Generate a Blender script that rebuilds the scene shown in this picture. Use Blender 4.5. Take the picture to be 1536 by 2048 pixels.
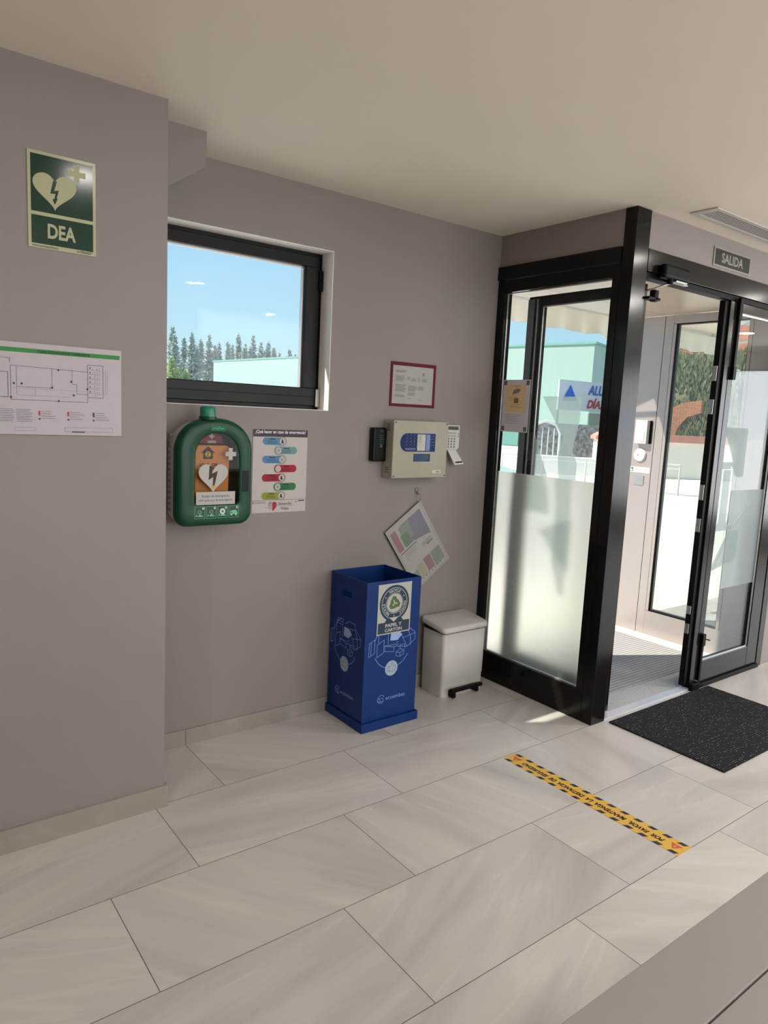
import bpy, bmesh, math, random
from mathutils import Vector, Matrix

# ------------------------------------------------------------------ clear
for o in list(bpy.data.objects):
    bpy.data.objects.remove(o)
SC = bpy.context.scene
COL = SC.collection
R = random.Random(7)

# ------------------------------------------------------------------ camera
cam_d = bpy.data.cameras.new('camera')
cam = bpy.data.objects.new('camera', cam_d)
COL.objects.link(cam)
cam_d.sensor_fit = 'VERTICAL'
cam_d.sensor_height = 36.0
cam_d.lens = 1427.149 / 2048 * 36.0
cam_d.clip_start = 0.02
cam_d.clip_end = 400
cam.matrix_world = Matrix(((0.79731422, 0.04490123, -0.60189194, -0.60220),
                           (-0.6016552, 0.13838367, -0.78667718, -2.61161),
                           (0.04796925, 0.98936032, 0.13735033, 1.58724),
                           (0, 0, 0, 1)))
SC.camera = cam

# ------------------------------------------------------------------ view
SC.view_settings.view_transform = 'Standard'
SC.view_settings.look = 'None'
SC.view_settings.gamma = 1.0
SC.view_settings.use_curve_mapping = False
SC.view_settings.exposure = 0.0
SC.cycles.max_bounces = 10
SC.cycles.diffuse_bounces = 5
SC.cycles.glossy_bounces = 5
SC.cycles.transmission_bounces = 8
SC.cycles.transparent_max_bounces = 24
SC.cycles.sample_clamp_indirect = 4.0
SC.cycles.caustics_reflective = False
SC.cycles.caustics_refractive = False

# ------------------------------------------------------------------ world: clear blue daytime sky, paler towards the horizon
W = bpy.data.worlds.new('sky')
SC.world = W
W.use_nodes = True
nt = W.node_tree
nt.nodes.clear()
tc = nt.nodes.new('ShaderNodeTexCoord')
sp = nt.nodes.new('ShaderNodeSeparateXYZ')
cr = nt.nodes.new('ShaderNodeValToRGB')
bg = nt.nodes.new('ShaderNodeBackground')
ow = nt.nodes.new('ShaderNodeOutputWorld')
nt.links.new(tc.outputs['Generated'], sp.inputs[0])
nt.links.new(sp.outputs['Z'], cr.inputs[0])
nt.links.new(cr.outputs[0], bg.inputs[0])
nt.links.new(bg.outputs[0], ow.inputs[0])
e = cr.color_ramp.elements
e[0].position = 0.0; e[0].color = (0.70, 0.90, 1.0, 1)
e[1].position = 0.60; e[1].color = (0.16, 0.36, 0.82, 1)
for pos, c in ((0.10, (0.55, 0.84, 1.0, 1)), (0.28, (0.33, 0.64, 1.0, 1))):
    n = e.new(pos); n.color = c
bg.inputs[1].default_value = 1.0

# ------------------------------------------------------------------ sun and daylight from the room's other windows
SUN_DIR = Vector((1.85, -1.0, -2.33)).normalized()
sd = bpy.data.lights.new('sun', 'SUN')
sd.energy = 7.5
sd.angle = math.radians(0.6)
sd.color = (1.0, 0.94, 0.84)
so = bpy.data.objects.new('sun', sd)
COL.objects.link(so)
so.rotation_euler = SUN_DIR.to_track_quat('-Z', 'Y').to_euler()

def area(name, loc, target, sx, sy, power, color):
    d = bpy.data.lights.new(name, 'AREA')
    d.shape = 'RECTANGLE'; d.size = sx; d.size_y = sy
    d.energy = power; d.color = color
    o = bpy.data.objects.new(name, d)
    COL.objects.link(o)
    o.location = loc
    o.rotation_euler = (Vector(target) - Vector(loc)).to_track_quat('-Z', 'Y').to_euler()
    return o
area('daylight_front_window', (3.2, -6.75, 1.45), (3.2, -1.5, 0.2), 5.6, 1.7, 110, (0.93, 0.96, 1.0))
area('daylight_right_window', (8.75, -3.4, 1.4), (2, -2.6, 0.2), 4.4, 1.9, 150, (0.93, 0.96, 1.0))

# ================================================================== materials
MATS = {}
def srgb(r, g, b):
    f = lambda c: (c / 255 / 12.92) if c / 255 <= 0.04045 else ((c / 255 + 0.055) / 1.055) ** 2.4
    return (f(r), f(g), f(b), 1)

def mat(name, col, rough=0.5, metal=0.0, var=0.0, scale=20.0, bump=0.0, bscale=200.0, spec=0.5, coat=0.0, stretch=None):
    if name in MATS:
        return MATS[name]
    m = bpy.data.materials.new(name)
    m.use_nodes = True
    n = m.node_tree.nodes; l = m.node_tree.links
    b = n['Principled BSDF']
    if len(col) == 3:
        col = (*col, 1)
    b.inputs['Base Color'].default_value = col
    b.inputs['Roughness'].default_value = rough
    b.inputs['Metallic'].default_value = metal
    b.inputs['Specular IOR Level'].default_value = spec
    if coat:
        b.inputs['Coat Weight'].default_value = coat
        b.inputs['Coat Roughness'].default_value = 0.08
    t = n.new('ShaderNodeTexCoord')
    src = t.outputs['Object']
    if stretch:
        mp = n.new('ShaderNodeMapping'); mp.inputs['Scale'].default_value = stretch
        l.new(src, mp.inputs[0]); src = mp.outputs[0]
    if var > 0:
        nz = n.new('ShaderNodeTexNoise'); nz.inputs['Scale'].default_value = scale; nz.inputs['Detail'].default_value = 4
        l.new(src, nz.inputs['Vector'])
        mr = n.new('ShaderNodeMapRange')
        mr.inputs['From Min'].default_value = 0.3; mr.inputs['From Max'].default_value = 0.7
        mr.inputs['To Min'].default_value = 1 - var; mr.inputs['To Max'].default_value = 1 + var
        l.new(nz.outputs['Fac'], mr.inputs['Value'])
        mx = n.new('ShaderNodeVectorMath'); mx.operation = 'SCALE'
        mx.inputs[0].default_value = col[:3]
        l.new(mr.outputs[0], mx.inputs['Scale'])
        l.new(mx.outputs[0], b.inputs['Base Color'])
    if bump > 0:
        nz = n.new('ShaderNodeTexNoise'); nz.inputs['Scale'].default_value = bscale; nz.inputs['Detail'].default_value = 3
        l.new(src, nz.inputs['Vector'])
        bp = n.new('ShaderNodeBump'); bp.inputs['Strength'].default_value = bump; bp.inputs['Distance'].default_value = 0.002
        l.new(nz.outputs['Fac'], bp.inputs['Height'])
        l.new(bp.outputs[0], b.inputs['Normal'])
    MATS[name] = m
    return m

def ink(r, g, b, rough=0.45):
    return mat('ink_%02x%02x%02x' % (r, g, b), srgb(r, g, b), rough, var=0.02, scale=60, spec=0.25)

def glass(name, tint=(0.93, 0.96, 0.95), refl=1.0, dust=0.0):
    if name in MATS:
        return MATS[name]
    m = bpy.data.materials.new(name); m.use_nodes = True
    n = m.node_tree.nodes; l = m.node_tree.links; n.clear()
    out = n.new('ShaderNodeOutputMaterial')
    tr = n.new('ShaderNodeBsdfTransparent'); tr.inputs[0].default_value = (*tint, 1)
    gl = n.new('ShaderNodeBsdfGlossy'); gl.inputs['Roughness'].default_value = 0.01
    # Schlick reflectance from the facing angle (same from both sides of the pane)
    lw = n.new('ShaderNodeLayerWeight'); lw.inputs[0].default_value = 0.5
    pw = n.new('ShaderNodeMath'); pw.operation = 'POWER'; pw.inputs[1].default_value = 5.0
    l.new(lw.outputs['Facing'], pw.inputs[0])
    mu = n.new('ShaderNodeMath'); mu.operation = 'MULTIPLY_ADD'; mu.inputs[1].default_value = 0.9 * refl; mu.inputs[2].default_value = 0.035 * refl; mu.use_clamp = True
    l.new(pw.outputs[0], mu.inputs[0])
    mx = n.new('ShaderNodeMixShader')
    l.new(mu.outputs[0], mx.inputs[0]); l.new(tr.outputs[0], mx.inputs[1]); l.new(gl.outputs[0], mx.inputs[2])
    last = mx.outputs[0]
    if dust > 0:
        tl = n.new('ShaderNodeBsdfTranslucent'); tl.inputs[0].default_value = (0.95, 0.97, 0.95, 1)
        t = n.new('ShaderNodeTexCoord'); nz = n.new('ShaderNodeTexNoise'); nz.inputs['Scale'].default_value = 3
        l.new(t.outputs['Object'], nz.inputs['Vector'])
        mr = n.new('ShaderNodeMapRange'); mr.inputs['To Min'].default_value = dust * 0.8; mr.inputs['To Max'].default_value = dust * 1.2
        l.new(nz.outputs['Fac'], mr.inputs['Value'])
        m2 = n.new('ShaderNodeMixShader')
        l.new(mr.outputs[0], m2.inputs[0]); l.new(last, m2.inputs[1]); l.new(tl.outputs[0], m2.inputs[2])
        last = m2.outputs[0]
    l.new(last, out.inputs[0])
    MATS[name] = m
    return m

def frosted(name, col, clear=0.0, trans=0.75, rough=0.5, ior=1.12):
    if name in MATS:
        return MATS[name]
    m = bpy.data.materials.new(name); m.use_nodes = True
    n = m.node_tree.nodes; l = m.node_tree.links; n.clear()
    out = n.new('ShaderNodeOutputMaterial')
    rf = n.new('ShaderNodeBsdfRefraction'); rf.inputs['Color'].default_value = (*col, 1)
    rf.inputs['Roughness'].default_value = rough; rf.inputs['IOR'].default_value = ior
    tl = n.new('ShaderNodeBsdfTranslucent'); tl.inputs[0].default_value = (*col, 1)
    df = n.new('ShaderNodeBsdfDiffuse'); df.inputs[0].default_value = (*[c * 0.8 for c in col], 1)
    tr = n.new('ShaderNodeBsdfTransparent'); tr.inputs[0].default_value = (*col, 1)
    t = n.new('ShaderNodeTexCoord'); nz = n.new('ShaderNodeTexNoise'); nz.inputs['Scale'].default_value = 400
    l.new(t.outputs['Object'], nz.inputs['Vector'])
    mr = n.new('ShaderNodeMapRange'); mr.inputs['To Min'].default_value = trans - 0.05; mr.inputs['To Max'].default_value = trans + 0.05
    l.new(nz.outputs['Fac'], mr.inputs['Value'])
    a = n.new('ShaderNodeMixShader'); a.inputs[0].default_value = 0.35
    l.new(tl.outputs[0], a.inputs[1]); l.new(df.outputs[0], a.inputs[2])
    b = n.new('ShaderNodeMixShader')
    l.new(mr.outputs[0], b.inputs[0]); l.new(a.outputs[0], b.inputs[1]); l.new(rf.outputs[0], b.inputs[2])
    c = n.new('ShaderNodeMixShader'); c.inputs[0].default_value = clear
    l.new(b.outputs[0], c.inputs[1]); l.new(tr.outputs[0], c.inputs[2])
    l.new(c.outputs[0], out.inputs[0])
    MATS[name] = m
    return m

def emit(name, col, strength):
    if name in MATS:
        return MATS[name]
    m = bpy.data.materials.new(name); m.use_nodes = True
    n = m.node_tree.nodes; l = m.node_tree.links; n.clear()
    out = n.new('ShaderNodeOutputMaterial'); em = n.new('ShaderNodeEmission')
    em.inputs[0].default_value = (*col, 1); em.inputs[1].default_value = strength
    l.new(em.outputs[0], out.inputs[0]); MATS[name] = m
    return m

def tile_material(name, base, tiled=True, rough=0.22):
    """large format stone effect porcelain, 0.9 x 0.45 m, third-offset courses"""
    m = bpy.data.materials.new(name); m.use_nodes = True
    n = m.node_tree.nodes; l = m.node_tree.links
    b = n['Principled BSDF']
    def math_(op, a, c=None, clamp=False):
        q = n.new('ShaderNodeMath'); q.operation = op; q.use_clamp = clamp
        for i, v in enumerate((a, c)):
            if v is None: continue
            if isinstance(v, (int, float)): q.inputs[i].default_value = v
            else: l.new(v, q.inputs[i])
        return q.outputs[0]
    t = n.new('ShaderNodeTexCoord'); s = n.new('ShaderNodeSeparateXYZ')
    l.new(t.outputs['Object'], s.inputs[0])
    x, y = s.outputs['X'], s.outputs['Y']
    v = math_('DIVIDE', math_('MULTIPLY', y, -1.0), 0.45)
    row = math_('FLOOR', v)
    u = math_('DIVIDE', math_('ADD', math_('SUBTRACT', x, 0.322), math_('MULTIPLY', row, 0.3)), 0.9)
    col = math_('FLOOR', u)
    fu = math_('MULTIPLY', math_('PINGPONG', math_('SUBTRACT', u, col), 0.5), 0.9)
    fv = math_('MULTIPLY', math_('PINGPONG', math_('SUBTRACT', v, row), 0.5), 0.45)
    d = math_('MINIMUM', fu, fv)
    gr = math_('LESS_THAN', d, 0.0013)
    cb = n.new('ShaderNodeCombineXYZ'); l.new(col, cb.inputs[0]); l.new(row, cb.inputs[1])
    wn = n.new('ShaderNodeTexWhiteNoise'); wn.noise_dimensions = '3D'; l.new(cb.outputs[0], wn.inputs['Vector'])
    # per tile rotated and shifted coordinates for the veins
    off = n.new('ShaderNodeVectorMath'); off.operation = 'SCALE'; off.inputs['Scale'].default_value = 30.0
    l.new(wn.outputs['Color'], off.inputs[0])
    rot = n.new('ShaderNodeVectorRotate'); rot.rotation_type = 'Z_AXIS'
    l.new(t.outputs['Object'], rot.inputs['Vector'])
    ang = math_('ADD', math_('MULTIPLY', math_('SUBTRACT', wn.outputs['Value'], 0.5), 1.3), math_('MULTIPLY', math_('GREATER_THAN', math_('FRACT', math_('MULTIPLY', wn.outputs['Value'], 7.3)), 0.72), 1.1))
    l.new(ang, rot.inputs['Angle'])
    ad = n.new('ShaderNodeVectorMath'); ad.operation = 'ADD'
    l.new(rot.outputs[0], ad.inputs[0]); l.new(off.outputs[0], ad.inputs[1])
    mp = n.new('ShaderNodeMapping'); mp.inputs['Scale'].default_value = (0.75, 5.0, 3.0)
    l.new(ad.outputs[0], mp.inputs[0])
    n1 = n.new('ShaderNodeTexNoise'); n1.inputs['Scale'].default_value = 1.1; n1.inputs['Detail'].default_value = 9; n1.inputs['Roughness'].default_value = 0.58; n1.inputs['Distortion'].default_value = 0.35
    l.new(mp.outputs[0], n1.inputs['Vector'])
    mp2 = n.new('ShaderNodeMapping'); mp2.inputs['Scale'].default_value = (0.22, 1.5, 1.0)
    l.new(ad.outputs[0], mp2.inputs[0])
    n2 = n.new('ShaderNodeTexNoise'); n2.inputs['Scale'].default_value = 2.2; n2.inputs['Detail'].default_value = 6; n2.inputs['Distortion'].default_value = 0.5
    l.new(mp2.outputs[0], n2.inputs['Vector'])
    ridge = math_('ABSOLUTE', math_('SUBTRACT', n2.outputs['Fac'], 0.5))
    vein = math_('MULTIPLY', math_('SUBTRACT', 1.0, math_('DIVIDE', ridge, 0.022), True), math_('GREATER_THAN', n1.outputs['Fac'], 0.5))
    r1 = n.new('ShaderNodeValToRGB'); l.new(n1.outputs['Fac'], r1.inputs[0])
    c = base
    el = r1.color_ramp.elements
    el[0].position = 0.33; el[0].color = (c[0] * 0.84, c[1] * 0.835, c[2] * 0.82, 1)
    el[1].position = 0.72; el[1].color = (min(1, c[0] * 1.2), min(1, c[1] * 1.195), min(1, c[2] * 1.17), 1)
    k = el.new(0.5); k.color = (*c, 1)
    k = el.new(0.6); k.color = (c[0] * 1.04, c[1] * 1.035, c[2] * 1.02, 1)
    mv = n.new('ShaderNodeMixRGB'); mv.blend_type = 'MIX'
    l.new(math_('MULTIPLY', vein, 0.22), mv.inputs[0]); l.new(r1.outputs[0], mv.inputs[1])
    mv.inputs[2].default_value = (c[0] * 1.35, c[1] * 1.34, c[2] * 1.32, 1)
    # tile to tile tone
    tone = math_('ADD', 0.96, math_('MULTIPLY', wn.outputs['Value'], 0.08))
    ts = n.new('ShaderNodeVectorMath'); ts.operation = 'SCALE'; l.new(mv.outputs[0], ts.inputs[0]); l.new(tone, ts.inputs['Scale'])
    last = ts.outputs[0]
    if tiled:
        mg = n.new('ShaderNodeMixRGB'); l.new(gr, mg.inputs[0]); l.new(last, mg.inputs[1]); mg.inputs[2].default_value = (0.10, 0.088, 0.075, 1)
        last = mg.outputs[0]
    l.new(last, b.inputs['Base Color'])
    rr = math_('ADD', rough, math_('MULTIPLY', n1.outputs['Fac'], 0.18))
    l.new(math_('ADD', rr, math_('MULTIPLY', gr, 0.3)) if tiled else rr, b.inputs['Roughness'])
    b.inputs['Specular IOR Level'].default_value = 0.5
    MATS[name] = m
    return m

def ribbed_mat(name, base, pitch, axis='Y', speck=0.5, ribdark=0.35):
    m = bpy.data.materials.new(name); m.use_nodes = True
    n = m.node_tree.nodes; l = m.node_tree.links
    b = n['Principled BSDF']; b.inputs['Roughness'].default_value = 0.95; b.inputs['Specular IOR Level'].default_value = 0.15
    t = n.new('ShaderNodeTexCoord'); s = n.new('ShaderNodeSeparateXYZ'); l.new(t.outputs['Object'], s.inputs[0])
    q = n.new('ShaderNodeMath'); q.operation = 'PINGPONG'; q.inputs[1].default_value = pitch / 2
    l.new(s.outputs[axis], q.inputs[0])
    mr = n.new('ShaderNodeMapRange'); mr.inputs['From Max'].default_value = pitch / 2; mr.inputs['To Min'].default_value = ribdark; mr.inputs['To Max'].default_value = 1.25
    l.new(q.outputs[0], mr.inputs['Value'])
    nz = n.new('ShaderNodeTexNoise'); nz.inputs['Scale'].default_value = 260; nz.inputs['Detail'].default_value = 2
    l.new(t.outputs['Object'], nz.inputs['Vector'])
    vo = n.new('ShaderNodeTexVoronoi'); vo.inputs['Scale'].default_value = 85; l.new(t.outputs['Object'], vo.inputs['Vector'])
    lt = n.new('ShaderNodeMath'); lt.operation = 'LESS_THAN'; lt.inputs[1].default_value = 0.2; l.new(vo.outputs['Distance'], lt.inputs[0])
    sepc = n.new('ShaderNodeSeparateColor'); l.new(vo.outputs['Color'], sepc.inputs[0])
    g2 = n.new('ShaderNodeMath'); g2.operation = 'GREATER_THAN'; g2.inputs[1].default_value = 0.5; l.new(sepc.outputs[0], g2.inputs[0])
    an = n.new('ShaderNodeMath'); an.operation = 'MULTIPLY'; l.new(lt.outputs[0], an.inputs[0]); l.new(g2.outputs[0], an.inputs[1])
    an2 = n.new('ShaderNodeMath'); an2.operation = 'MULTIPLY'; l.new(an.outputs[0], an2.inputs[0]); an2.inputs[1].default_value = speck
    k = n.new('ShaderNodeMath'); k.operation = 'MULTIPLY_ADD'; l.new(nz.outputs['Fac'], k.inputs[0]); k.inputs[1].default_value = 0.9; k.inputs[2].default_value = 0.55
    k2 = n.new('ShaderNodeMath'); k2.operation = 'MULTIPLY'; l.new(k.outputs[0], k2.inputs[0]); l.new(mr.outputs[0], k2.inputs[1])
    sc = n.new('ShaderNodeVectorMath'); sc.operation = 'SCALE'; sc.inputs[0].default_value = base; l.new(k2.outputs[0], sc.inputs['Scale'])
    mx = n.new('ShaderNodeMixRGB'); l.new(an2.outputs[0], mx.inputs[0]); l.new(sc.outputs[0], mx.inputs[1]); mx.inputs[2].default_value = (0.55, 0.55, 0.57, 1)
    l.new(mx.outputs[0], b.inputs['Base Color'])
    bp = n.new('ShaderNodeBump'); bp.inputs['Strength'].default_value = 0.7; bp.inputs['Distance'].default_value = 0.003
    l.new(mr.outputs[0], bp.inputs['Height']); l.new(bp.outputs[0], b.inputs['Normal'])
    MATS[name] = m
    return m

M_WALL = mat('wall_paint', srgb(147, 138, 134), 0.62, var=0.015, scale=3, bump=0.06, bscale=350, spec=0.3)
M_CEIL = mat('ceiling_paint', srgb(232, 222, 209), 0.7, var=0.012, scale=2, bump=0.03, bscale=300, spec=0.2)
M_FLOOR = tile_material('porcelain_tiles', srgb(193, 188, 182)[:3])
M_SKIRT = tile_material('skirting_stone', srgb(156, 149, 139)[:3], tiled=False, rough=0.3)
M_ALU = mat('dark_bronze_aluminium', srgb(22, 18, 15), 0.17, metal=0.0, var=0.04, scale=8, spec=0.22)
M_ALUW = mat('dark_window_aluminium', srgb(28, 25, 22), 0.36, var=0.04, scale=8, spec=0.22)
M_BLACK = mat('black_rubber', srgb(10, 9, 9), 0.5, var=0.05, spec=0.12)
M_STEEL = mat('brushed_steel', srgb(190, 188, 184), 0.3, metal=0.9, var=0.05, scale=40)
M_BEAD = mat('glazing_gasket', srgb(196, 194, 190), 0.3, metal=0.7, var=0.03)
M_CLEAR = glass('clear_glass', (0.97, 0.99, 0.985), 0.7)
M_DUSTY = glass('dusty_window_glass', (0.95, 0.98, 0.98), 0.05, dust=0.05)
M_FILM = frosted('frosted_privacy_film', (0.99, 0.97, 0.90), clear=0.0, trans=0.7, rough=0.75, ior=1.25)
M_DECAL = frosted('etched_decal_film', (0.80, 0.86, 0.86), clear=0.34, trans=0.3, rough=0.5, ior=1.2)
M_PANEL = mat('champagne_metal_panel', srgb(164, 156, 152), 0.3, metal=0.4, var=0.04, scale=3, stretch=(1, 1, 0.2))
M_SOFFIT = mat('vestibule_soffit_panel', srgb(196, 180, 160), 0.35, metal=0.15, var=0.03, scale=3)
M_WHITE = mat('white_plastic', srgb(206, 204, 200), 0.35, var=0.02, scale=30)
M_CREAM = mat('cream_plastic', srgb(164, 159, 142), 0.42, var=0.02, scale=30)
M_PAPER = mat('paper', srgb(190, 182, 177), 0.6, var=0.02, scale=30)
M_CONC = mat('pale_concrete', srgb(236, 230, 218), 0.8, var=0.05, scale=1.5, bump=0.2, bscale=60)
M_BLUE = mat('blue_corrugated_plastic', srgb(4, 45, 106), 0.45, var=0.05, scale=14, bump=0.12, bscale=40, stretch=(1, 1, 0.05), spec=0.3)
M_GREEN = mat('green_cabinet_plastic', srgb(9, 64, 40), 0.34, var=0.04, scale=10, spec=0.35)

# ================================================================== mesh helpers
def new_obj(name, me, parent=None):
    o = bpy.data.objects.new(name, me)
    COL.objects.link(o)
    if parent is not None:
        o.parent = parent
        o.matrix_parent_inverse = Matrix.Identity(4)
    return o

def tag(o, label=None, cat=None, group=None, kind=None):
    if label: o['label'] = label
    if cat: o['category'] = cat
    if group: o['group'] = group
    if kind: o['kind'] = kind
    return o

def empty(name, loc=(0, 0, 0), label=None, cat=None, group=None, kind=None, parent=None):
    o = bpy.data.objects.new(name, None)
    o.empty_display_size = 0.1
    COL.objects.link(o)
    o.location = loc
    if parent: o.parent = parent
    return tag(o, label, cat, group, kind)

class MB:
    """collects shapes (world coordinates) into one mesh"""
    def __init__(self):
        self.v = []; self.f = []; self.mi = []; self.mats = []; self.sm = []
    def midx(self, m):
        if m not in self.mats: self.mats.append(m)
        return self.mats.index(m)
    def add(self, vs, fs, m, smooth=False):
        b = len(self.v); k = self.midx(m)
        self.v += [tuple(p) for p in vs]
        for f in fs:
            self.f.append([b + i for i in f]); self.mi.append(k); self.sm.append(smooth)
        return self
    def box(self, x0, x1, y0, y1, z0, z1, m, bevel=0.0, seg=2):
        bm = bmesh.new()
        bmesh.ops.create_cube(bm, size=1)
        for v in bm.verts:
            v.co = Vector(((x0 + x1) / 2 + v.co.x * (x1 - x0), (y0 + y1) / 2 + v.co.y * (y1 - y0), (z0 + z1) / 2 + v.co.z * (z1 - z0)))
        if bevel > 0:
            bmesh.ops.bevel(bm, geom=bm.edges[:], offset=bevel, segments=seg, affect='EDGES', profile=0.5)
        return self.bm(bm, m)
    def bm(self, bm, m, smooth=False):
        bm.verts.index_update()
        self.add([v.co[:] for v in bm.verts], [[v.index for v in f.verts] for f in bm.faces], m, smooth)
        bm.free()
        return self
    def prism(self, pts, O, U, V, N, d, m, bevel=0.0, seg=2):
        """polygon pts (u,v) extruded by d along N"""
        O, U, V, N = map(Vector, (O, U, V, N))
        bm = bmesh.new()
        bot = [bm.verts.new(O + U * a + V * b) for a, b in pts]
        top = [bm.verts.new(O + U * a + V * b + N * d) for a, b in pts]
        n = len(pts)
        fb = bm.faces.new(bot); ft = bm.faces.new(list(reversed(top)))
        for i in range(n):
            bm.faces.new((bot[i], top[i], top[(i + 1) % n], bot[(i + 1) % n]))
        bmesh.ops.recalc_face_normals(bm, faces=bm.faces[:])
        if bevel > 0:
            es = [e for e in ft.edges]
            bmesh.ops.bevel(bm, geom=es, offset=bevel, segments=seg, affect='EDGES', profile=0.5)
        return self.bm(bm, m)
    def tube(self, path, r, m, n=10, cap=True):
        path = [Vector(p) for p in path]
        vs = []; fs = []
        rr = r if isinstance(r, (list, tuple)) else [r] * len(path)
        prev = None
        for i, p in enumerate(path):
            t = (path[min(i + 1, len(path) - 1)] - path[max(i - 1, 0)]).normalized()
            a = t.orthogonal().normalized() if prev is None else (prev - t * prev.dot(t)).normalized()
            prev = a
            b = t.cross(a)
            for k in range(n):
                th = 2 * math.pi * k / n
                vs.append(p + (a * math.cos(th) + b * math.sin(th)) * rr[i])
        for i in range(len(path) - 1):
            for k in range(n):
                fs.append((i * n + k, i * n + (k + 1) % n, (i + 1) * n + (k + 1) % n, (i + 1) * n + k))
        self.add(vs, fs, m, True)
        if cap:
            self.add(vs[:n], [list(range(n))[::-1]], m)
            self.add(vs[-n:], [list(range(n))], m)
        return self
    def cyl(self, p0, p1, r, m, n=32):
        return self.tube([p0, p1], r, m, n)
    def build(self, name, parent=None, normals=True):
        me = bpy.data.meshes.new(name)
        me.from_pydata(self.v, [], self.f)
        for m in self.mats: me.materials.append(m)
        me.polygons.foreach_set('material_index', self.mi)
        me.polygons.foreach_set('use_smooth', self.sm)
        me.update()
        o = bpy.data.objects.new(name, me)
        COL.objects.link(o)
        if parent is not None:
            o.parent = parent
            w = Matrix.Identity(4); q = parent; chain = []
            while q is not None: chain.append(q); q = q.parent
            for q in reversed(chain):
                w = w @ q.matrix_parent_inverse @ Matrix.LocRotScale(q.location, q.rotation_euler, q.scale)
            wi = w.inverted()
            me.transform(wi)
        return o

def build_thing(mb, name, label, cat, group=None, kind=None):
    return tag(mb.build(name), label, cat, group, kind)

# flat printed artwork -------------------------------------------------------
_txt = {}
def text_mesh(s, size, bold=0.0, shear=0.0, space=1.0):
    key = (s, round(size, 5), bold, shear, space)
    if key not in _txt:
        c = bpy.data.curves.new('txt', 'FONT')
        c.body = s; c.size = size; c.offset = bold * size; c.shear = shear
        c.space_character = space; c.resolution_u = 3
        c.fill_mode = 'FRONT'
        o = bpy.data.objects.new('txt', c)
        COL.objects.link(o)
        me = bpy.data.meshes.new_from_object(o)
        vs = [(v.co.x, v.co.y) for v in me.vertices]
        fs = [list(p.vertices) for p in me.polygons]
        bpy.data.objects.remove(o); bpy.data.meshes.remove(me); bpy.data.curves.remove(c)
        _txt[key] = (vs, fs)
    return _txt[key]

class _Layers:
    def __init__(self): self.items = []
    def add(self, vs, fs, m, smooth=False): self.items.append((vs, fs, m))

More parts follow.
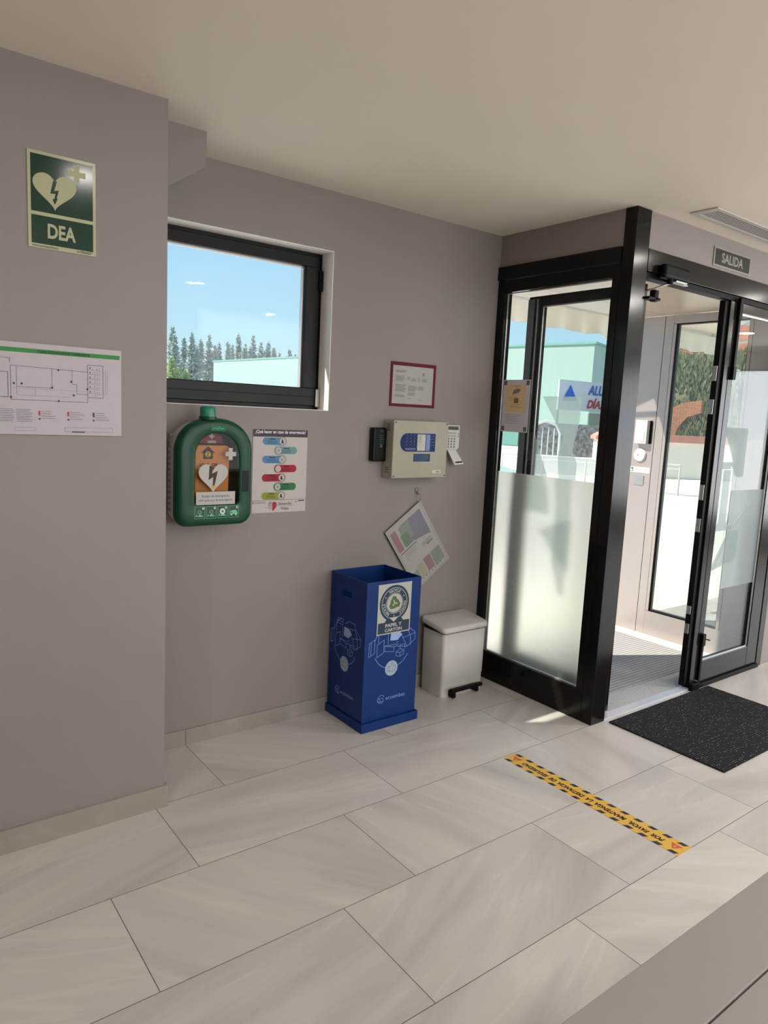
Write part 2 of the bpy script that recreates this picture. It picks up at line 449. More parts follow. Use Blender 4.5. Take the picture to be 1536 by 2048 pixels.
class Art:
    """2-D artwork laid on a plane, in metres; z = layer, later shapes lie on top"""
    def __init__(self, O, U, V, step=0.0003):
        self.O, self.U, self.V = Vector(O), Vector(U).normalized(), Vector(V).normalized()
        self.N = self.U.cross(self.V); self.step = step; self.mb = _Layers()
    def P(self, u, v, z):
        return (u, v, z)
    def poly(self, pts, m, z=1):
        self.mb.add([self.P(u, v, z) for u, v in pts], [list(range(len(pts)))], m); return self
    def rect(self, u0, v0, u1, v1, m, z=1):
        return self.poly([(u0, v0), (u1, v0), (u1, v1), (u0, v1)], m, z)
    def frame(self, u0, v0, u1, v1, w, m, z=1):
        self.rect(u0, v0, u1, v0 + w, m, z); self.rect(u0, v1 - w, u1, v1, m, z)
        self.rect(u0, v0, u0 + w, v1, m, z); return self.rect(u1 - w, v0, u1, v1, m, z)
    def disc(self, u, v, r, m, z=1, n=36, ry=None):
        ry = ry or r
        return self.poly([(u + r * math.cos(2 * math.pi * i / n), v + ry * math.sin(2 * math.pi * i / n)) for i in range(n)], m, z)
    def arc(self, u, v, r, w, a0, a1, m, z=1, n=28, ry=None):
        k = (ry / r) if ry else 1.0
        vs = []; fs = []
        for i in range(n + 1):
            a = math.radians(a0 + (a1 - a0) * i / n)
            for rr in (r - w / 2, r + w / 2):
                vs.append(self.P(u + rr * math.cos(a), v + rr * k * math.sin(a), z))
        for i in range(n):
            fs.append((2 * i, 2 * i + 1, 2 * i + 3, 2 * i + 2))
        self.mb.add(vs, fs, m); return self
    def line(self, pts, w, m, z=1):
        for (a, b), (c, d) in zip(pts[:-1], pts[1:]):
            L = math.hypot(c - a, d - b) or 1e-9
            nx, ny = -(d - b) / L * w / 2, (c - a) / L * w / 2
            ex, ey = (c - a) / L * w * 0.35, (d - b) / L * w * 0.35
            self.poly([(a - ex + nx, b - ey + ny), (a - ex - nx, b - ey - ny), (c + ex - nx, d + ey - ny), (c + ex + nx, d + ey + ny)], m, z)
        return self
    def text(self, s, u, v, size, m, z=2, align='C', bold=0.0, width=None, shear=0.0, height=None, rot=0.0, space=1.0):
        vs, fs = text_mesh(s, size, bold, shear, space)
        if not vs: return self
        x0 = min(p[0] for p in vs); x1 = max(p[0] for p in vs); y0 = min(p[1] for p in vs); y1 = max(p[1] for p in vs)
        sx = (width / (x1 - x0)) if width else 1.0
        sy = (height / (y1 - y0)) if height else 1.0
        cx = {'C': (x0 + x1) / 2, 'L': x0, 'R': x1}[align]
        cr_, sr_ = math.cos(rot), math.sin(rot)
        out = []
        for a, b in vs:
            a2 = (a - cx) * sx; b2 = (b - (y0 if height else 0)) * sy
            out.append(self.P(u + a2 * cr_ - b2 * sr_, v + a2 * sr_ + b2 * cr_, z))
        self.mb.add(out, fs, m); return self
    def ringtext(self, s, u, v, r, a_mid, span, size, m, z=2, bold=0.02):
        n = len(s)
        for i, ch in enumerate(s):
            a = math.radians(a_mid + span * (0.5 - (i + 0.5) / n))
            self.text(ch, u + r * math.cos(a), v + r * math.sin(a), size, m, z, bold=bold, rot=a - math.pi / 2)
        return self
    def heart(self, u, v, w, h, m, z=1, n=48):
        pts = []
        for i in range(n):
            t = 2 * math.pi * i / n
            x = 16 * math.sin(t) ** 3; y = 13 * math.cos(t) - 5 * math.cos(2 * t) - 2 * math.cos(3 * t) - math.cos(4 * t)
            pts.append((u + x / 32 * w, v + (y + 2.5) / 29 * h))
        return self.poly(pts[::-1], m, z)
    def bolt(self, u, v, h, m, z=2):
        w = h * 0.36
        self.poly([(u - w * .15, v + h * .5), (u + w * .3, v + h * .5), (u - w * .05, v + h * .08), (u + w * .5, v + h * .14), (u + w * .18, v - h * .3), (u - w * .06, v - h * .3), (u + w * .1, v - h * .03), (u - w * .5, v - h * .06)], m, z)
        return self.poly([(u - w * .25, v - h * .27), (u + w * .38, v - h * .22), (u + w * .0, v - h * .5)], m, z)
    def textlines(self, u0, u1, v0, n, dv, m, z=2, h=0.003, seed=1, jit=0.25):
        r = random.Random(seed)
        for i in range(n):
            self.rect(u0, v0 - i * dv - h, u1 - (u1 - u0) * r.random() * jit, v0 - i * dv, m, z)
        return self
    def build(self, name, parent=None):
        out = MB()
        items = sorted(self.mb.items, key=lambda it: it[0][0][2])
        k = self.step / 20
        for i, (vs, fs, m) in enumerate(items):
            out.add([self.O + self.U * u + self.V * v + self.N * (k * (i + 4)) for u, v, _ in vs], fs, m)
        return out.build(name, parent)

XW = (1, 0, 0); ZW = (0, 0, 1); NY = (0, -1, 0)

# ================================================================== ROOM SHELL
CH = 2.63          # ceiling height
YB = 0.443         # inner face of the window wall
YO = 0.72          # its outer face

# floor
b = MB()
b.box(-4, 9, -7, YO, -0.12, 0, M_FLOOR)
fl = build_thing(b, 'floor', 'pale grey stone-effect porcelain tile floor of the lobby', 'floor', kind='structure')
# vestibule floor lies over the slab, concrete outside the entrance mats
b = MB()
b.box(2.56, 4.25, -0.385, YO + 0.05, 0.0005, 0.004, M_CONC)
build_thing(b, 'floor_vestibule', 'bright pale concrete floor strip inside the glazed porch', 'floor', kind='structure')
b = MB()
gran = mat('granite_strip', srgb(178, 177, 174), 0.75, var=0.35, scale=220)
b.box(2.612, 4.248, -0.40, -0.25, 0.0042, 0.010, gran)
build_thing(b, 'trim_1', 'speckled grey granite strip inside the doorway', 'trim', kind='structure')
b = MB()
b.box(2.612, 4.25, -0.452, -0.40, 0.0, 0.011, mat('threshold_strip', srgb(205, 205, 212), 0.3, metal=0.25, var=0.03))
build_thing(b, 'trim_2', 'pale metal threshold strip under the entrance doors', 'trim', kind='structure')

# ceiling
b = MB()
b.box(-4, 9, -7, YO, CH, CH + 0.3, M_CEIL)
build_thing(b, 'ceiling', 'smooth off-white plaster ceiling', 'ceiling', kind='structure')

# back wall with the small window opening
WX0, WX1, WZ0, WZ1 = 0.45, 1.353, 1.584, 2.354
b = MB()
b.box(-4, WX0, YB, YO, 0, CH, M_WALL)
b.box(WX0, WX1, YB, YO, 0, WZ0, M_WALL)
b.box(WX0, WX1, YB, YO, WZ1, CH, M_WALL)
b.box(WX1, 2.556, YB, YO, 0, CH, M_WALL)
build_thing(b, 'wall_back', 'mauve-grey painted wall with the small window and wall devices', 'wall', kind='structure')
# projecting wall on the left
b = MB()
b.box(-4, 0.357, -0.012, YB - 0.001, 0, CH, M_WALL)
build_thing(b, 'wall_left', 'mauve-grey projecting wall block carrying the defibrillator sign', 'wall', kind='structure')
# boxed haunch under the ceiling
b = MB()
b.prism([(0.578, CH), (0.576, 2.502), (0.358, 2.353), (0.358, CH)], (0, 0.172, 0), XW, ZW, (0, 1, 0), YB - 0.172 - 0.001, M_WALL)
build_thing(b, 'trim_3', 'boxed-in beam end with a sloping underside beneath the ceiling', 'beam', kind='structure')
# bulkheads over the glazed porch, wall right of the doors
b = MB()
b.box(2.60, 9, -0.448, -0.385, 2.453, CH, M_WALL)
build_thing(b, 'wall_front', 'painted bulkhead above the entrance doors', 'wall', kind='structure')
b = MB()
b.box(2.498, 2.556, -0.385, YB - 0.001, 2.4525, CH, M_WALL)
build_thing(b, 'wall_side', 'painted bulkhead above the glazed side panel', 'wall', kind='structure')
b = MB()
b.box(4.36, 5.0, -0.448, -0.30, 0, 2.453, M_WALL)
b.box(5.0, 9.0, -0.448, -0.30, 0, 0.15, M_WALL)
b.box(8.7, 9.0, -0.448, -0.30, 0.15, 2.453, M_WALL)
build_thing(b, 'wall_right', 'painted wall to the right of the entrance doors', 'wall', kind='structure')
# unseen sides of the lobby
b = MB()
b.box(-4.15, -4, -7, YO, 0, CH, M_WALL)
build_thing(b, 'wall_far_left', 'painted end wall on the far left of the lobby', 'wall', kind='structure')
b = MB()
b.box(-4, 9, -7.15, -7, 0, 0.5, M_WALL); b.box(-4, 9, -7.15, -7, 2.35, CH, M_WALL)
b.box(-4, 0.2, -7.15, -7, 0.5, 2.35, M_WALL); b.box(6.2, 9, -7.15, -7, 0.5, 2.35, M_WALL)
build_thing(b, 'wall_behind', 'painted wall behind the camera with a wide window', 'wall', kind='structure')
b = MB()
b.box(9, 9.15, -7, -5.8, 0, CH, M_WALL); b.box(9, 9.15, -1.0, -0.3, 0, CH, M_WALL)
b.box(9, 9.15, -5.8, -1.0, 0, 0.3, M_WALL); b.box(9, 9.15, -5.8, -1.0, 2.4, CH, M_WALL)
build_thing(b, 'wall_far_right', 'painted end wall on the far right of the lobby', 'wall', kind='structure')

def big_window(name, label, axis, c0, c1, z0, z1, pos, n):
    t = empty(name, label=label, cat='window', kind='structure')
    f = MB()
    def bar(a0, a1, za, zb):
        if axis == 'x': f.box(a0, a1, pos - 0.03, pos + 0.03, za, zb, M_ALU)
        else: f.box(pos - 0.03, pos + 0.03, a0, a1, za, zb, M_ALU)
    bar(c0, c1, z0, z0 + 0.06); bar(c0, c1, z1 - 0.06, z1)
    for i in range(n + 1):
        a = c0 + (c1 - c0 - 0.06) * i / n
        bar(a, a + 0.06, z0 + 0.06, z1 - 0.06)
    f.build('window_frame', t)
    g = MB()
    if axis == 'x': g.box(c0 + 0.05, c1 - 0.05, pos - 0.004, pos + 0.004, z0 + 0.05, z1 - 0.05, M_CLEAR)
    else: g.box(pos - 0.004, pos + 0.004, c0 + 0.05, c1 - 0.05, z0 + 0.05, z1 - 0.05, M_CLEAR)
    g.build('glass_pane', t)
big_window('window_4', 'unseen dark-framed window right of the entrance, added for sunlight', 'x', 5.0, 8.7, 0.15, 2.45, -0.37, 3)  # unseen window added so sun reaches the floor and bounces to the ceiling
big_window('window_5', 'wide dark-framed window in the wall behind the camera', 'x', 0.2, 6.2, 0.5, 2.35, -7.07, 4)
big_window('window_6', 'wide dark-framed window in the far right end wall', 'y', -5.8, -1.0, 0.3, 2.4, 9.07, 3)

# baseboards
b = MB()
b.box(0.357, 0.622, YB - 0.010, YB - 0.0005, 0, 0.075, M_SKIRT, 0.001)
b.box(0.6235, 2.478, YB - 0.010, YB - 0.0005, 0, 0.075, M_SKIRT, 0.001)
build_thing(b, 'baseboard_back', 'low stone-tile skirting along the window wall', 'baseboard', kind='structure')
b = MB()
b.box(-4, 0.369, -0.024, -0.0122, 0, 0.087, M_SKIRT, 0.0015)
b.box(0.3572, 0.369, -0.012, YB - 0.011, 0, 0.087, M_SKIRT, 0.0015)
build_thing(b, 'baseboard_left', 'stone-tile skirting around the projecting left wall', 'baseboard', kind='structure')

# ================================================================== WINDOW 1 (small top window)
w1 = empty('window_1', (0.9, 0.56, WZ0), 'dark aluminium-framed small window looking out to trees', 'window', kind='structure')
b = MB()
FY0, FY1 = 0.545, 0.60
b.box(WX0, WX1, FY0, FY1, WZ0, WZ0 + 0.022, M_ALUW, 0.002); b.box(WX0, WX1, FY0, FY1, WZ1 - 0.022, WZ1, M_ALUW, 0.002)
b.box(WX1 - 0.024, WX1, FY0, FY1, WZ0 + 0.022, WZ1 - 0.022, M_BLACK, 0.002)
b.box(WX0, WX0 + 0.024, FY0, FY1, WZ0 + 0.022, WZ1 - 0.022, M_ALUW, 0.002)
b.build('window_frame', w1)
b = MB()
M_RV = mat('white_reveal_plaster', srgb(242, 238, 232), 0.6, var=0.015, scale=4)
b.box(WX0, WX1, YB, FY0, WZ1 - 0.003, WZ1 - 0.0002, M_RV); b.box(WX1 - 0.003, WX1 - 0.0002, YB, FY0, WZ0 + 0.003, WZ1 - 0.003, M_RV)
b.box(WX0, WX1, YB, FY0, WZ0 + 0.0002, WZ0 + 0.003, M_RV); b.box(WX0 + 0.0002, WX0 + 0.003, YB, FY0, WZ0 + 0.003, WZ1 - 0.003, M_RV)
b.build('reveal_lining', w1)
b = MB()
sx0, sx1, sz0, sz1 = WX0 + 0.022, WX1 - 0.024, WZ0 + 0.020, WZ1 - 0.020
SY0, SY1 = 0.532, 0.59
gx0, gx1, gz0, gz1 = 0.52, 1.256, 1.694, 2.282
b.box(sx0, sx1, SY0, SY1, sz0, gz0, M_ALUW, 0.004); b.box(sx0, sx1, SY0, SY1, gz1, sz1, M_ALUW, 0.004)
b.box(gx1, sx1, SY0, SY1, gz0, gz1, M_ALUW, 0.003); b.box(sx0, gx0, SY0, SY1, gz0, gz1, M_ALUW, 0.003)
b.box(sx0, sx1, SY0 - 0.004, SY0 + 0.01, gz0 - 0.045, gz0 - 0.043, M_BLACK)
sash = b.build('sash', w1)
b = MB()
b.box(gx0 + 0.001, gx1 - 0.001, 0.553, 0.563, gz1 - 0.010, gz1 - 0.003, M_BEAD)
b.box(gx1 - 0.016, gx1 - 0.005, 0.553, 0.563, gz0, gz1 - 0.006, M_BEAD)
b.build('glazing_bead', sash)
b = MB(); b.box(gx0, gx1, 0.570, 0.576, gz0, gz1, M_DUSTY)
b.build('glass_pane', sash)
b = MB()
b.box(WX1 - 0.030, WX1 - 0.008, SY0 - 0.012, SY0 - 0.001, 1.60, 1.69, M_STEEL, 0.003)
b.box(WX1 - 0.030, WX1 - 0.008, SY0 - 0.012, SY0 - 0.001, 2.17, 2.27, M_BLACK, 0.003)
b.build('hinge', w1)

# ================================================================== SIDE GLASS PANEL (window_2)
w2 = empty('window_2', (2.52, 0.0, 0), 'tall dark-framed glass side panel, lower half frosted', 'window', kind='structure')
b = MB()
PX0, PX1 = 2.493, 2.552
b.box(PX0, PX1, -0.384, YB - 0.001, 0.0, 0.168, M_ALU, 0.002)
b.box(PX0, PX1, -0.384, YB - 0.001, 2.308, 2.375, M_ALU, 0.002)
b.box(PX0, PX1, 0.382, YB - 0.001, 0.168, 2.308, M_ALU, 0.002)
b.box(PX0, PX1, -0.384, -0.340, 0.168, 2.308, M_ALU, 0.002)
b.box(PX0 - 0.010, PX1, -0.384, YB - 0.001, 2.378, 2.452, M_ALU, 0.002)
b.build('window_frame', w2)
b = MB(); b.box(2.519, 2.525, -0.340, 0.382, 0.168, 2.308, M_CLEAR)
b.build('glass_pane', w2)
b = MB(); b.add([(2.527, 0.382, 0.172), (2.527, -0.340, 0.172), (2.527, -0.340, 1.278), (2.527, 0.382, 1.278)], [(0, 1, 2, 3)], M_FILM)
tag(b.build('frosted_film', w2), label='pale frosted film over the lower half')
b = MB()
b.box(2.508, 2.518, -0.339, 0.381, 0.168, 0.176, M_BEAD)
b.box(2.510, 2.518, -0.339, 0.381, 2.299, 2.305, M_BEAD)
b.box(2.510, 2.518, 0.374, 0.380, 0.176, 2.299, M_BEAD)
b.build('glazing_bead', w2)

# ================================================================== ENTRANCE DOORS (door_1)
d1 = empty('door_1', (3.45, -0.42, 0), 'double-leaf dark aluminium glass entrance door, left leaf swung open', 'door', kind='structure')
b = MB(); b.box(2.493, 2.610, -0.454, -0.386, 0.0, CH - 0.001, M_ALU, 0.002)
b.build('post', d1)
b = MB()
b.box(2.611, 4.36, -0.456, -0.386, 2.345, 2.452, M_ALU, 0.002)
b.box(2.611, 4.36, -0.446, -0.392, 2.316, 2.344, M_BLACK, 0.002)
b.build('header', d1)
b = MB(); b.box(4.288, 4.359, -0.456, -0.392, 0.0, 2.315, M_ALU, 0.002)
b.build('jamb', d1)

def glazed_leaf(x0, x1, y0, y1, along, stile_a, stile_b, glass_lo, glass_hi, top, bottom, parent, fname):
    """door leaf frame lying in X (along='x') or Y (along='y')"""
    f = MB()
    a0, a1 = (x0, x1) if along == 'x' else (y0, y1)
    def bar(p, q, za, zb, mm=M_ALU, inset=0.0, bv=0.003):
        if along == 'x': f.box(p, q, y0 + inset, y1 - inset, za, zb, mm, bv)
        else: f.box(x0 + inset, x1 - inset, p, q, za, zb, mm, bv)
    bar(a0, a0 + stile_a, bottom, top); bar(a1 - stile_b, a1, bottom, top)
    bar(a0 + stile_a, a1 - stile_b, bottom, glass_lo); bar(a0 + stile_a, a1 - stile_b, glass_hi, top)
    leaf = f.build(fname, parent)
    g = MB()
    c = ((y0 + y1) / 2) if along == 'x' else ((x0 + x1) / 2)
    p, q = a0 + stile_a, a1 - stile_b
    if along == 'x': g.box(p, q, c - 0.004, c + 0.004, glass_lo, glass_hi, M_CLEAR)
    else: g.box(c - 0.004, c + 0.004, p, q, glass_lo, glass_hi, M_CLEAR)
    g.build('glass_pane', leaf)
    h = MB()
    if along == 'x':
        h.box(p, q, y0 + 0.006, y0 + 0.014, glass_lo - 0.001, glass_lo + 0.008, M_BEAD); h.box(p, q, y0 + 0.006, y0 + 0.014, glass_hi - 0.009, glass_hi + 0.001, M_BEAD)
        h.box(q - 0.008, q + 0.001, y0 + 0.006, y0 + 0.014, glass_lo, glass_hi, M_BEAD)
    else:
        h.box(x0 + 0.006, x0 + 0.014, p, q, glass_hi - 0.008, glass_hi + 0.001, M_BEAD)
        h.box(x0 + 0.006, x0 + 0.014, q - 0.006, q + 0.001, glass_lo, glass_hi, M_BEAD)
    h.build('glazing_bead', leaf)
    return leaf

# left leaf, open 90 degrees into the porch
leafL = glazed_leaf(2.660, 2.706, -0.405, 0.345, 'y', 0.095, 0.100, 0.19, 2.243, 2.300, 0.02, d1, 'door_leaf')
b = MB()
b.box(2.652, 2.659, 0.300, 0.345, 0.03, 2.285, mat('sky_tint_edge_strip', srgb(170, 176, 186), 0.2, metal=0.6, var=0.04), 0.001)  # reflected sky put into the strip's pale blue-grey colour
b.box(2.650, 2.660, 0.268, 0.276, 0.03, 2.285, M_STEEL, 0.001)
b.build('edge_strip', leafL)
# right leaf, closed
leafR = glazed_leaf(3.452, 4.284, -0.452, -0.404, 'x', 0.112, 0.135, 0.165, 2.256, 2.312, 0.028, d1, 'door_leaf')
b = MB()
b.box(3.412, 3.451, -0.440, -0.405, 0.030, 2.310, M_BLACK, 0.003)
b.box(3.502, 3.506, -0.4535, -0.4520, 0.03, 2.31, M_BLACK)
b.build('rebate_seal', leafR)
b = MB()
for za, zb in ((1.67, 1.755), (1.86, 1.945), (0.98, 1.06), (1.17, 1.26), (0.36, 0.42), (0.48, 0.53)):
    b.box(3.405, 3.4115, -0.436, -0.412, za, zb, M_STEEL, 0.001)
b.build('lock_plate', leafR)
b = MB()
b.box(3.525, 3.560, -0.470, -0.4525, 2.215, 2.335, M_BLACK, 0.003)
b.box(3.532, 3.556, -0.466, -0.4525, 1.93, 2.215, M_BLACK, 0.003)
b.box(3.525, 3.560, -0.472, -0.4525, 1.875, 1.95, M_BLACK, 0.003)
b.cyl((3.556, -0.462, 1.935), (3.60, -0.468, 1.932), 0.004, M_STEEL, 10)
b.build('top_bolt', leafR)
b = MB()
b.box(3.525, 3.560, -0.472, -0.4525, 0.27, 0.345, M_BLACK, 0.003)
b.box(3.532, 3.556, -0.466, -0.4525, 0.05, 0.27, M_BLACK, 0.003)
b.box(3.448, 3.53, -0.478, -0.4525, 0.0, 0.045, M_BLACK, 0.004)
b.cyl((3.558, -0.466, 0.312), (3.602, -0.474, 0.300), 0.004, M_BLACK, 10)
b.build('bottom_bolt', leafR)
b = MB(); b.box(3.46, 4.30, -0.470, -0.400, 0.0, 0.026, M_BLACK, 0.003)
b.build('door_sill', d1)
# closer with folding arm on the left side of the header
cl = MB()
cl.box(2.70, 2.935, -0.500, -0.457, 2.322, 2.392, M_BLACK, 0.016, 4)
cl.cyl((2.78, -0.478, 2.30), (2.78, -0.478, 2.33), 0.016, M_BLACK, 16)
clo = cl.build('door_closer', d1)
b = MB(); b.box(2.80, 2.965, -0.470, -0.44, 2.318, 2.321, M_STEEL, 0.001)
b.box(2.80, 2.90, -0.503, -0.47, 2.314, 2.321, M_STEEL, 0.001)
b.build('mounting_plate', clo)
b = MB()
b.tube([(2.78, -0.478, 2.305), (2.72, -0.43, 2.275), (2.69, -0.36, 2.262)], 0.006, M_STEEL, 8)
b.box(2.62, 2.72, -0.475, -0.43, 2.212, 2.225, M_BLACK, 0.003)
b.box(2.668, 2.705, -0.475, -0.44, 2.205, 2.262, M_BLACK, 0.008)
b.build('closer_arm', clo)

# etched decals on the leaves
def decal(o_parent, O, U, V, polys, name='etched_decal'):
    a = Art(O, U, V, 0.0006)
    for i, p in enumerate(polys): a.poly(p, M_DECAL, 1)
    return a.build(name, o_parent)
# U = -Y for the open leaf (viewed from the room side, facing -X)
lp = lambda pts: [(-y, z) for y, z in pts]
decal(leafL, (2.6780, 0, 0), (0, -1, 0), ZW, [
    lp([(0.204, 1.728), (-0.074, 1.728), (-0.074, 1.60), (-0.040, 1.43), (-0.078, 1.36), (-0.078, 0.60), (-0.045, 0.60), (0.02, 0.78), (0.02, 1.10), (0.06, 1.40), (0.035, 1.50)]),
    lp([(0.245, 1.515), (0.085, 1.18), (0.06, 1.05), (0.245, 1.05)]),
    lp([(0.13, 0.95), (-0.10, 1.05), (-0.10, 0.72)]),
])
for s_ in (1,):
    decal(leafR, (0, -0.4325, 0), XW, ZW, [
        [(3.575, 1.600), (3.86, 1.600), (3.86, 1.30), (3.79, 1.30), (3.70, 1.372), (3.70, 1.350), (3.575, 1.350), (3.575, 1.392), (3.72, 1.392)],
        [(3.62, 1.345), (3.705, 1.345), (3.705, 1.03), (3.735, 1.005), (3.785, 0.99), (3.785, 0.972), (3.575, 0.972), (3.575, 0.995), (3.60, 1.005), (3.62, 1.03)],
        [(3.75, 0.965), (3.88, 0.965), (3.88, 0.78), (3.567, 0.72)],
    ])
    a = Art((0, -0.4340, 0), XW, ZW, 0.0006)
    a.rect(3.735, 0.60, 4.146, 1.215, M_DECAL, 1)
    a.line([(3.99, 1.20), (4.02, 1.14), (3.76, 0.95), (3.57, 0.66)], 0.004, ink(120, 132, 134), 3)
    a.build('etched_decal', leafR)

# ================================================================== PORCH right wall, ceiling
b = MB()
RX = 4.25
gy0, gy1, gzl, gzh = -0.17, 0.352, 0.19, 2.326
def rbox(y0, y1, z0, z1, m=M_PANEL, dx=0.0): b.box(RX - dx, RX + 0.10, y0, y1, z0, z1, m, 0.0015)
rbox(0.452, 0.74, 0.0, 2.388); rbox(gy1 + 0.03, 0.4485, 0.0, 2.388)
rbox(-0.384, gy1 + 0.03, 0.0, gzl - 0.002); rbox(-0.384, gy1 + 0.03, gzh + 0.002, 2.388)
rbox(-0.384, gy0 - 0.03, gzl, gzh)
b.box(RX + 0.004, RX + 0.1, 0.448, 0.453, 0, 2.388, M_BLACK)
build_thing(b, 'wall_porch', 'champagne metal-panelled right wall of the glazed porch', 'wall', kind='structure')
w3 = empty('window_3', (RX, 0.1, 0.2), 'tall fixed window in the metal-panelled porch wall', 'window', kind='structure')
b = MB()
b.box(RX - 0.002, RX + 0.05, gy1 + 0.004, gy1 + 0.028, gzl, gzh, M_PANEL, 0.002); b.box(RX - 0.002, RX + 0.05, gy0 - 0.028, gy0 - 0.004, gzl, gzh, M_PANEL, 0.002)
b.box(RX + 0.001, RX + 0.05, gy0 - 0.004, gy0, gzl, gzh, M_BLACK); b.box(RX + 0.001, RX + 0.05, gy1, gy1 + 0.004, gzl, gzh, M_BLACK)
b.box(RX + 0.001, RX + 0.05, gy0 - 0.028, gy1 + 0.028, gzl, gzl + 0.006, M_BLACK); b.box(RX + 0.001, RX + 0.05, gy0 - 0.028, gy1 + 0.028, gzh - 0.006, gzh, M_BLACK)
b.build('window_frame', w3)
b = MB(); b.box(RX + 0.012, RX + 0.018, gy0, gy1, gzl + 0.006, gzh - 0.006, glass('tinted_porch_glass', (0.80, 0.82, 0.78), 1.6))
b.build('glass_pane', w3)

b = MB()
for x0, x1 in ((2.556, 3.40), (3.404, 4.248)):
    b.box(x0, x1, -0.386, 0.440, 2.39, 2.42, M_SOFFIT, 0.001)
    b.box(x0, x1, 0.444, 0.74, 2.39, 2.42, M_SOFFIT, 0.001)
b.box(2.556, 4.248, -0.384, 0.70, 2.421, 2.45, M_SOFFIT)
build_thing(b, 'ceiling_porch', 'beige panelled ceiling of the glazed porch', 'ceiling', kind='structure')
b = MB()
b.box(2.49, 5.0, 0.62, 0.74, 2.451, CH + 0.4, mat('outside_render', srgb(222, 214, 200), 0.8, var=0.04, scale=3))
build_thing(b, 'wall_outside', 'pale rendered fascia above the porch opening', 'wall', kind='structure')

# ================================================================== CEILING GRILLE, LAMPS
t = empty('ceiling_vent', (3.3, -0.63, CH), 'long white linear air grille in the ceiling above the doors', 'vent')
b = MB()
gx_a, gx_b, gy_a, gy_b = 2.76, 3.95, -0.705, -0.562
M_GRW = mat('white_lacquered_metal', srgb(200, 194, 188), 0.4, var=0.02)
b.box(gx_a, gx_b, gy_a, gy_a + 0.028, CH - 0.007, CH - 0.0005, M_GRW, 0.0015)
b.box(gx_a, gx_b, gy_b - 0.028, gy_b, CH - 0.007, CH - 0.0005, M_GRW, 0.0015)
b.box(gx_a, gx_a + 0.045, gy_a + 0.028, gy_b - 0.028, CH - 0.007, CH - 0.0005, M_GRW, 0.0015)
b.box(gx_b - 0.045, gx_b, gy_a + 0.028, gy_b - 0.028, CH - 0.007, CH - 0.0005, M_GRW, 0.0015)
b.build('vent_frame', t)
b = MB(); b.box(gx_a + 0.04, gx_b - 0.04, gy_a + 0.026, gy_b - 0.026, CH - 0.002, CH - 0.0004, M_BLACK)
b.build('vent_backing', t)
for i in range(6):
    y = gy_a + 0.036 + i * 0.0135
    b = MB(); b.box(gx_a + 0.045, gx_b - 0.045, y, y + 0.0055, CH - 0.0065, CH - 0.0045, M_GRW)
    b.build('slat', t)

lamp_spots = [(0.36, -1.12, 2.4, 'near the projecting wall with the defibrillator sign'), (3.42, -1.10, 2.4, 'just in front of the entrance doors'),
              (1.9, -2.35, 15, 'over the middle of the lobby'), (4.75, -2.05, 19, 'right of the entrance doormat'), (5.18, -1.23, 3.0, 'beside the added right-hand window'),
              (3.3, -3.6, 19, 'behind the camera on the right'), (0.2, -3.4, 19, 'directly behind the camera'), (-1.6, -2.3, 19, 'on the far left of the lobby'),
              (5.6, -3.6, 19, 'in the far right half of the lobby'), (1.8, -4.6, 19, 'towards the rear window, middle'), (-1.6, -4.2, 19, 'in the rear left corner'), (7.2, -2.2, 19, 'nearest the far right end wall')]
for i, (x, y, lit, where) in enumerate(lamp_spots):
    t = empty('downlight', (x, y, CH), 'round recessed ceiling downlight ' + where, 'light', group='recessed downlights')
    b = MB(); b.cyl((x, y, CH - 0.006), (x, y, CH - 0.0005), 0.085, M_GRW, 32); b.build('lamp_trim', t)
    b = MB(); b.cyl((x, y, CH - 0.008), (x, y, CH - 0.0062), 0.068, emit('downlight_glow', (1.0, 0.80, 0.55), 9.0), 32); b.build('lamp_disc', t)
    if lit:
        ld = bpy.data.lights.new('downlight_lamp', 'AREA'); ld.shape = 'DISK'; ld.size = 0.14; ld.energy = lit; ld.color = (1.0, 0.965, 0.935)
        lo = bpy.data.objects.new('downlight_lamp', ld); COL.objects.link(lo); lo.location = (x, y, CH - 0.012); lo.parent = t; lo.matrix_parent_inverse = Matrix.Translation((-x, -y, -CH))

# ================================================================== SIGNS ON THE LEFT WALL
CR = ink(176, 176, 140, 0.35); DG = mat('sign_green_gloss', srgb(8, 52, 36), 0.14, var=0.02, scale=30)
t = empty('defibrillator_sign', (0.007, -0.014, 2.06), 'dark green and cream DEA sign with heart and lightning bolt', 'sign')
x0, x1, z0, z1 = -0.097, 0.1105, 2.061, 2.3575
b = MB(); b.box(x0, x1, -0.0150, -0.0125, z0, z1, mat('cream_gloss_sheet', srgb(176, 176, 140), 0.22, var=0.02, scale=30)); b.build('sign_board', t)
a = Art((x0, -0.0151, z0), XW, ZW)
w, h = x1 - x0, z1 - z0
a.rect(0.0095, 0.112, w - 0.009, h - 0.010, DG); a.rect(0.0095, 0.0135, w - 0.009, 0.101, DG)
a.heart(0.081, 0.178, 0.132, 0.112, CR, 2); a.bolt(0.080, 0.178, 0.073, DG, 3)
for r_ in ((0.120, 0.241, 0.176, 0.259), (0.139, 0.222, 0.157, 0.278)): a.rect(*r_, CR, 2)
a.text('DEA', w / 2 - 0.003, 0.034, 0.06, CR, 2, bold=0.03, width=0.086, height=0.046)
K = ink(30, 32, 30)
a.text('WWW.SALVANDOVIDAS.ES', 0.011, 0.0035, 0.008, K, 2, align='L', bold=0.02, width=0.078)
a.text('CE', 0.146, 0.004, 0.008, K, 2, align='L', bold=0.02); a.textlines(0.158, 0.196, 0.0105, 2, 0.004, K, 2, 0.002, 3)
a.build('sign_print', t)

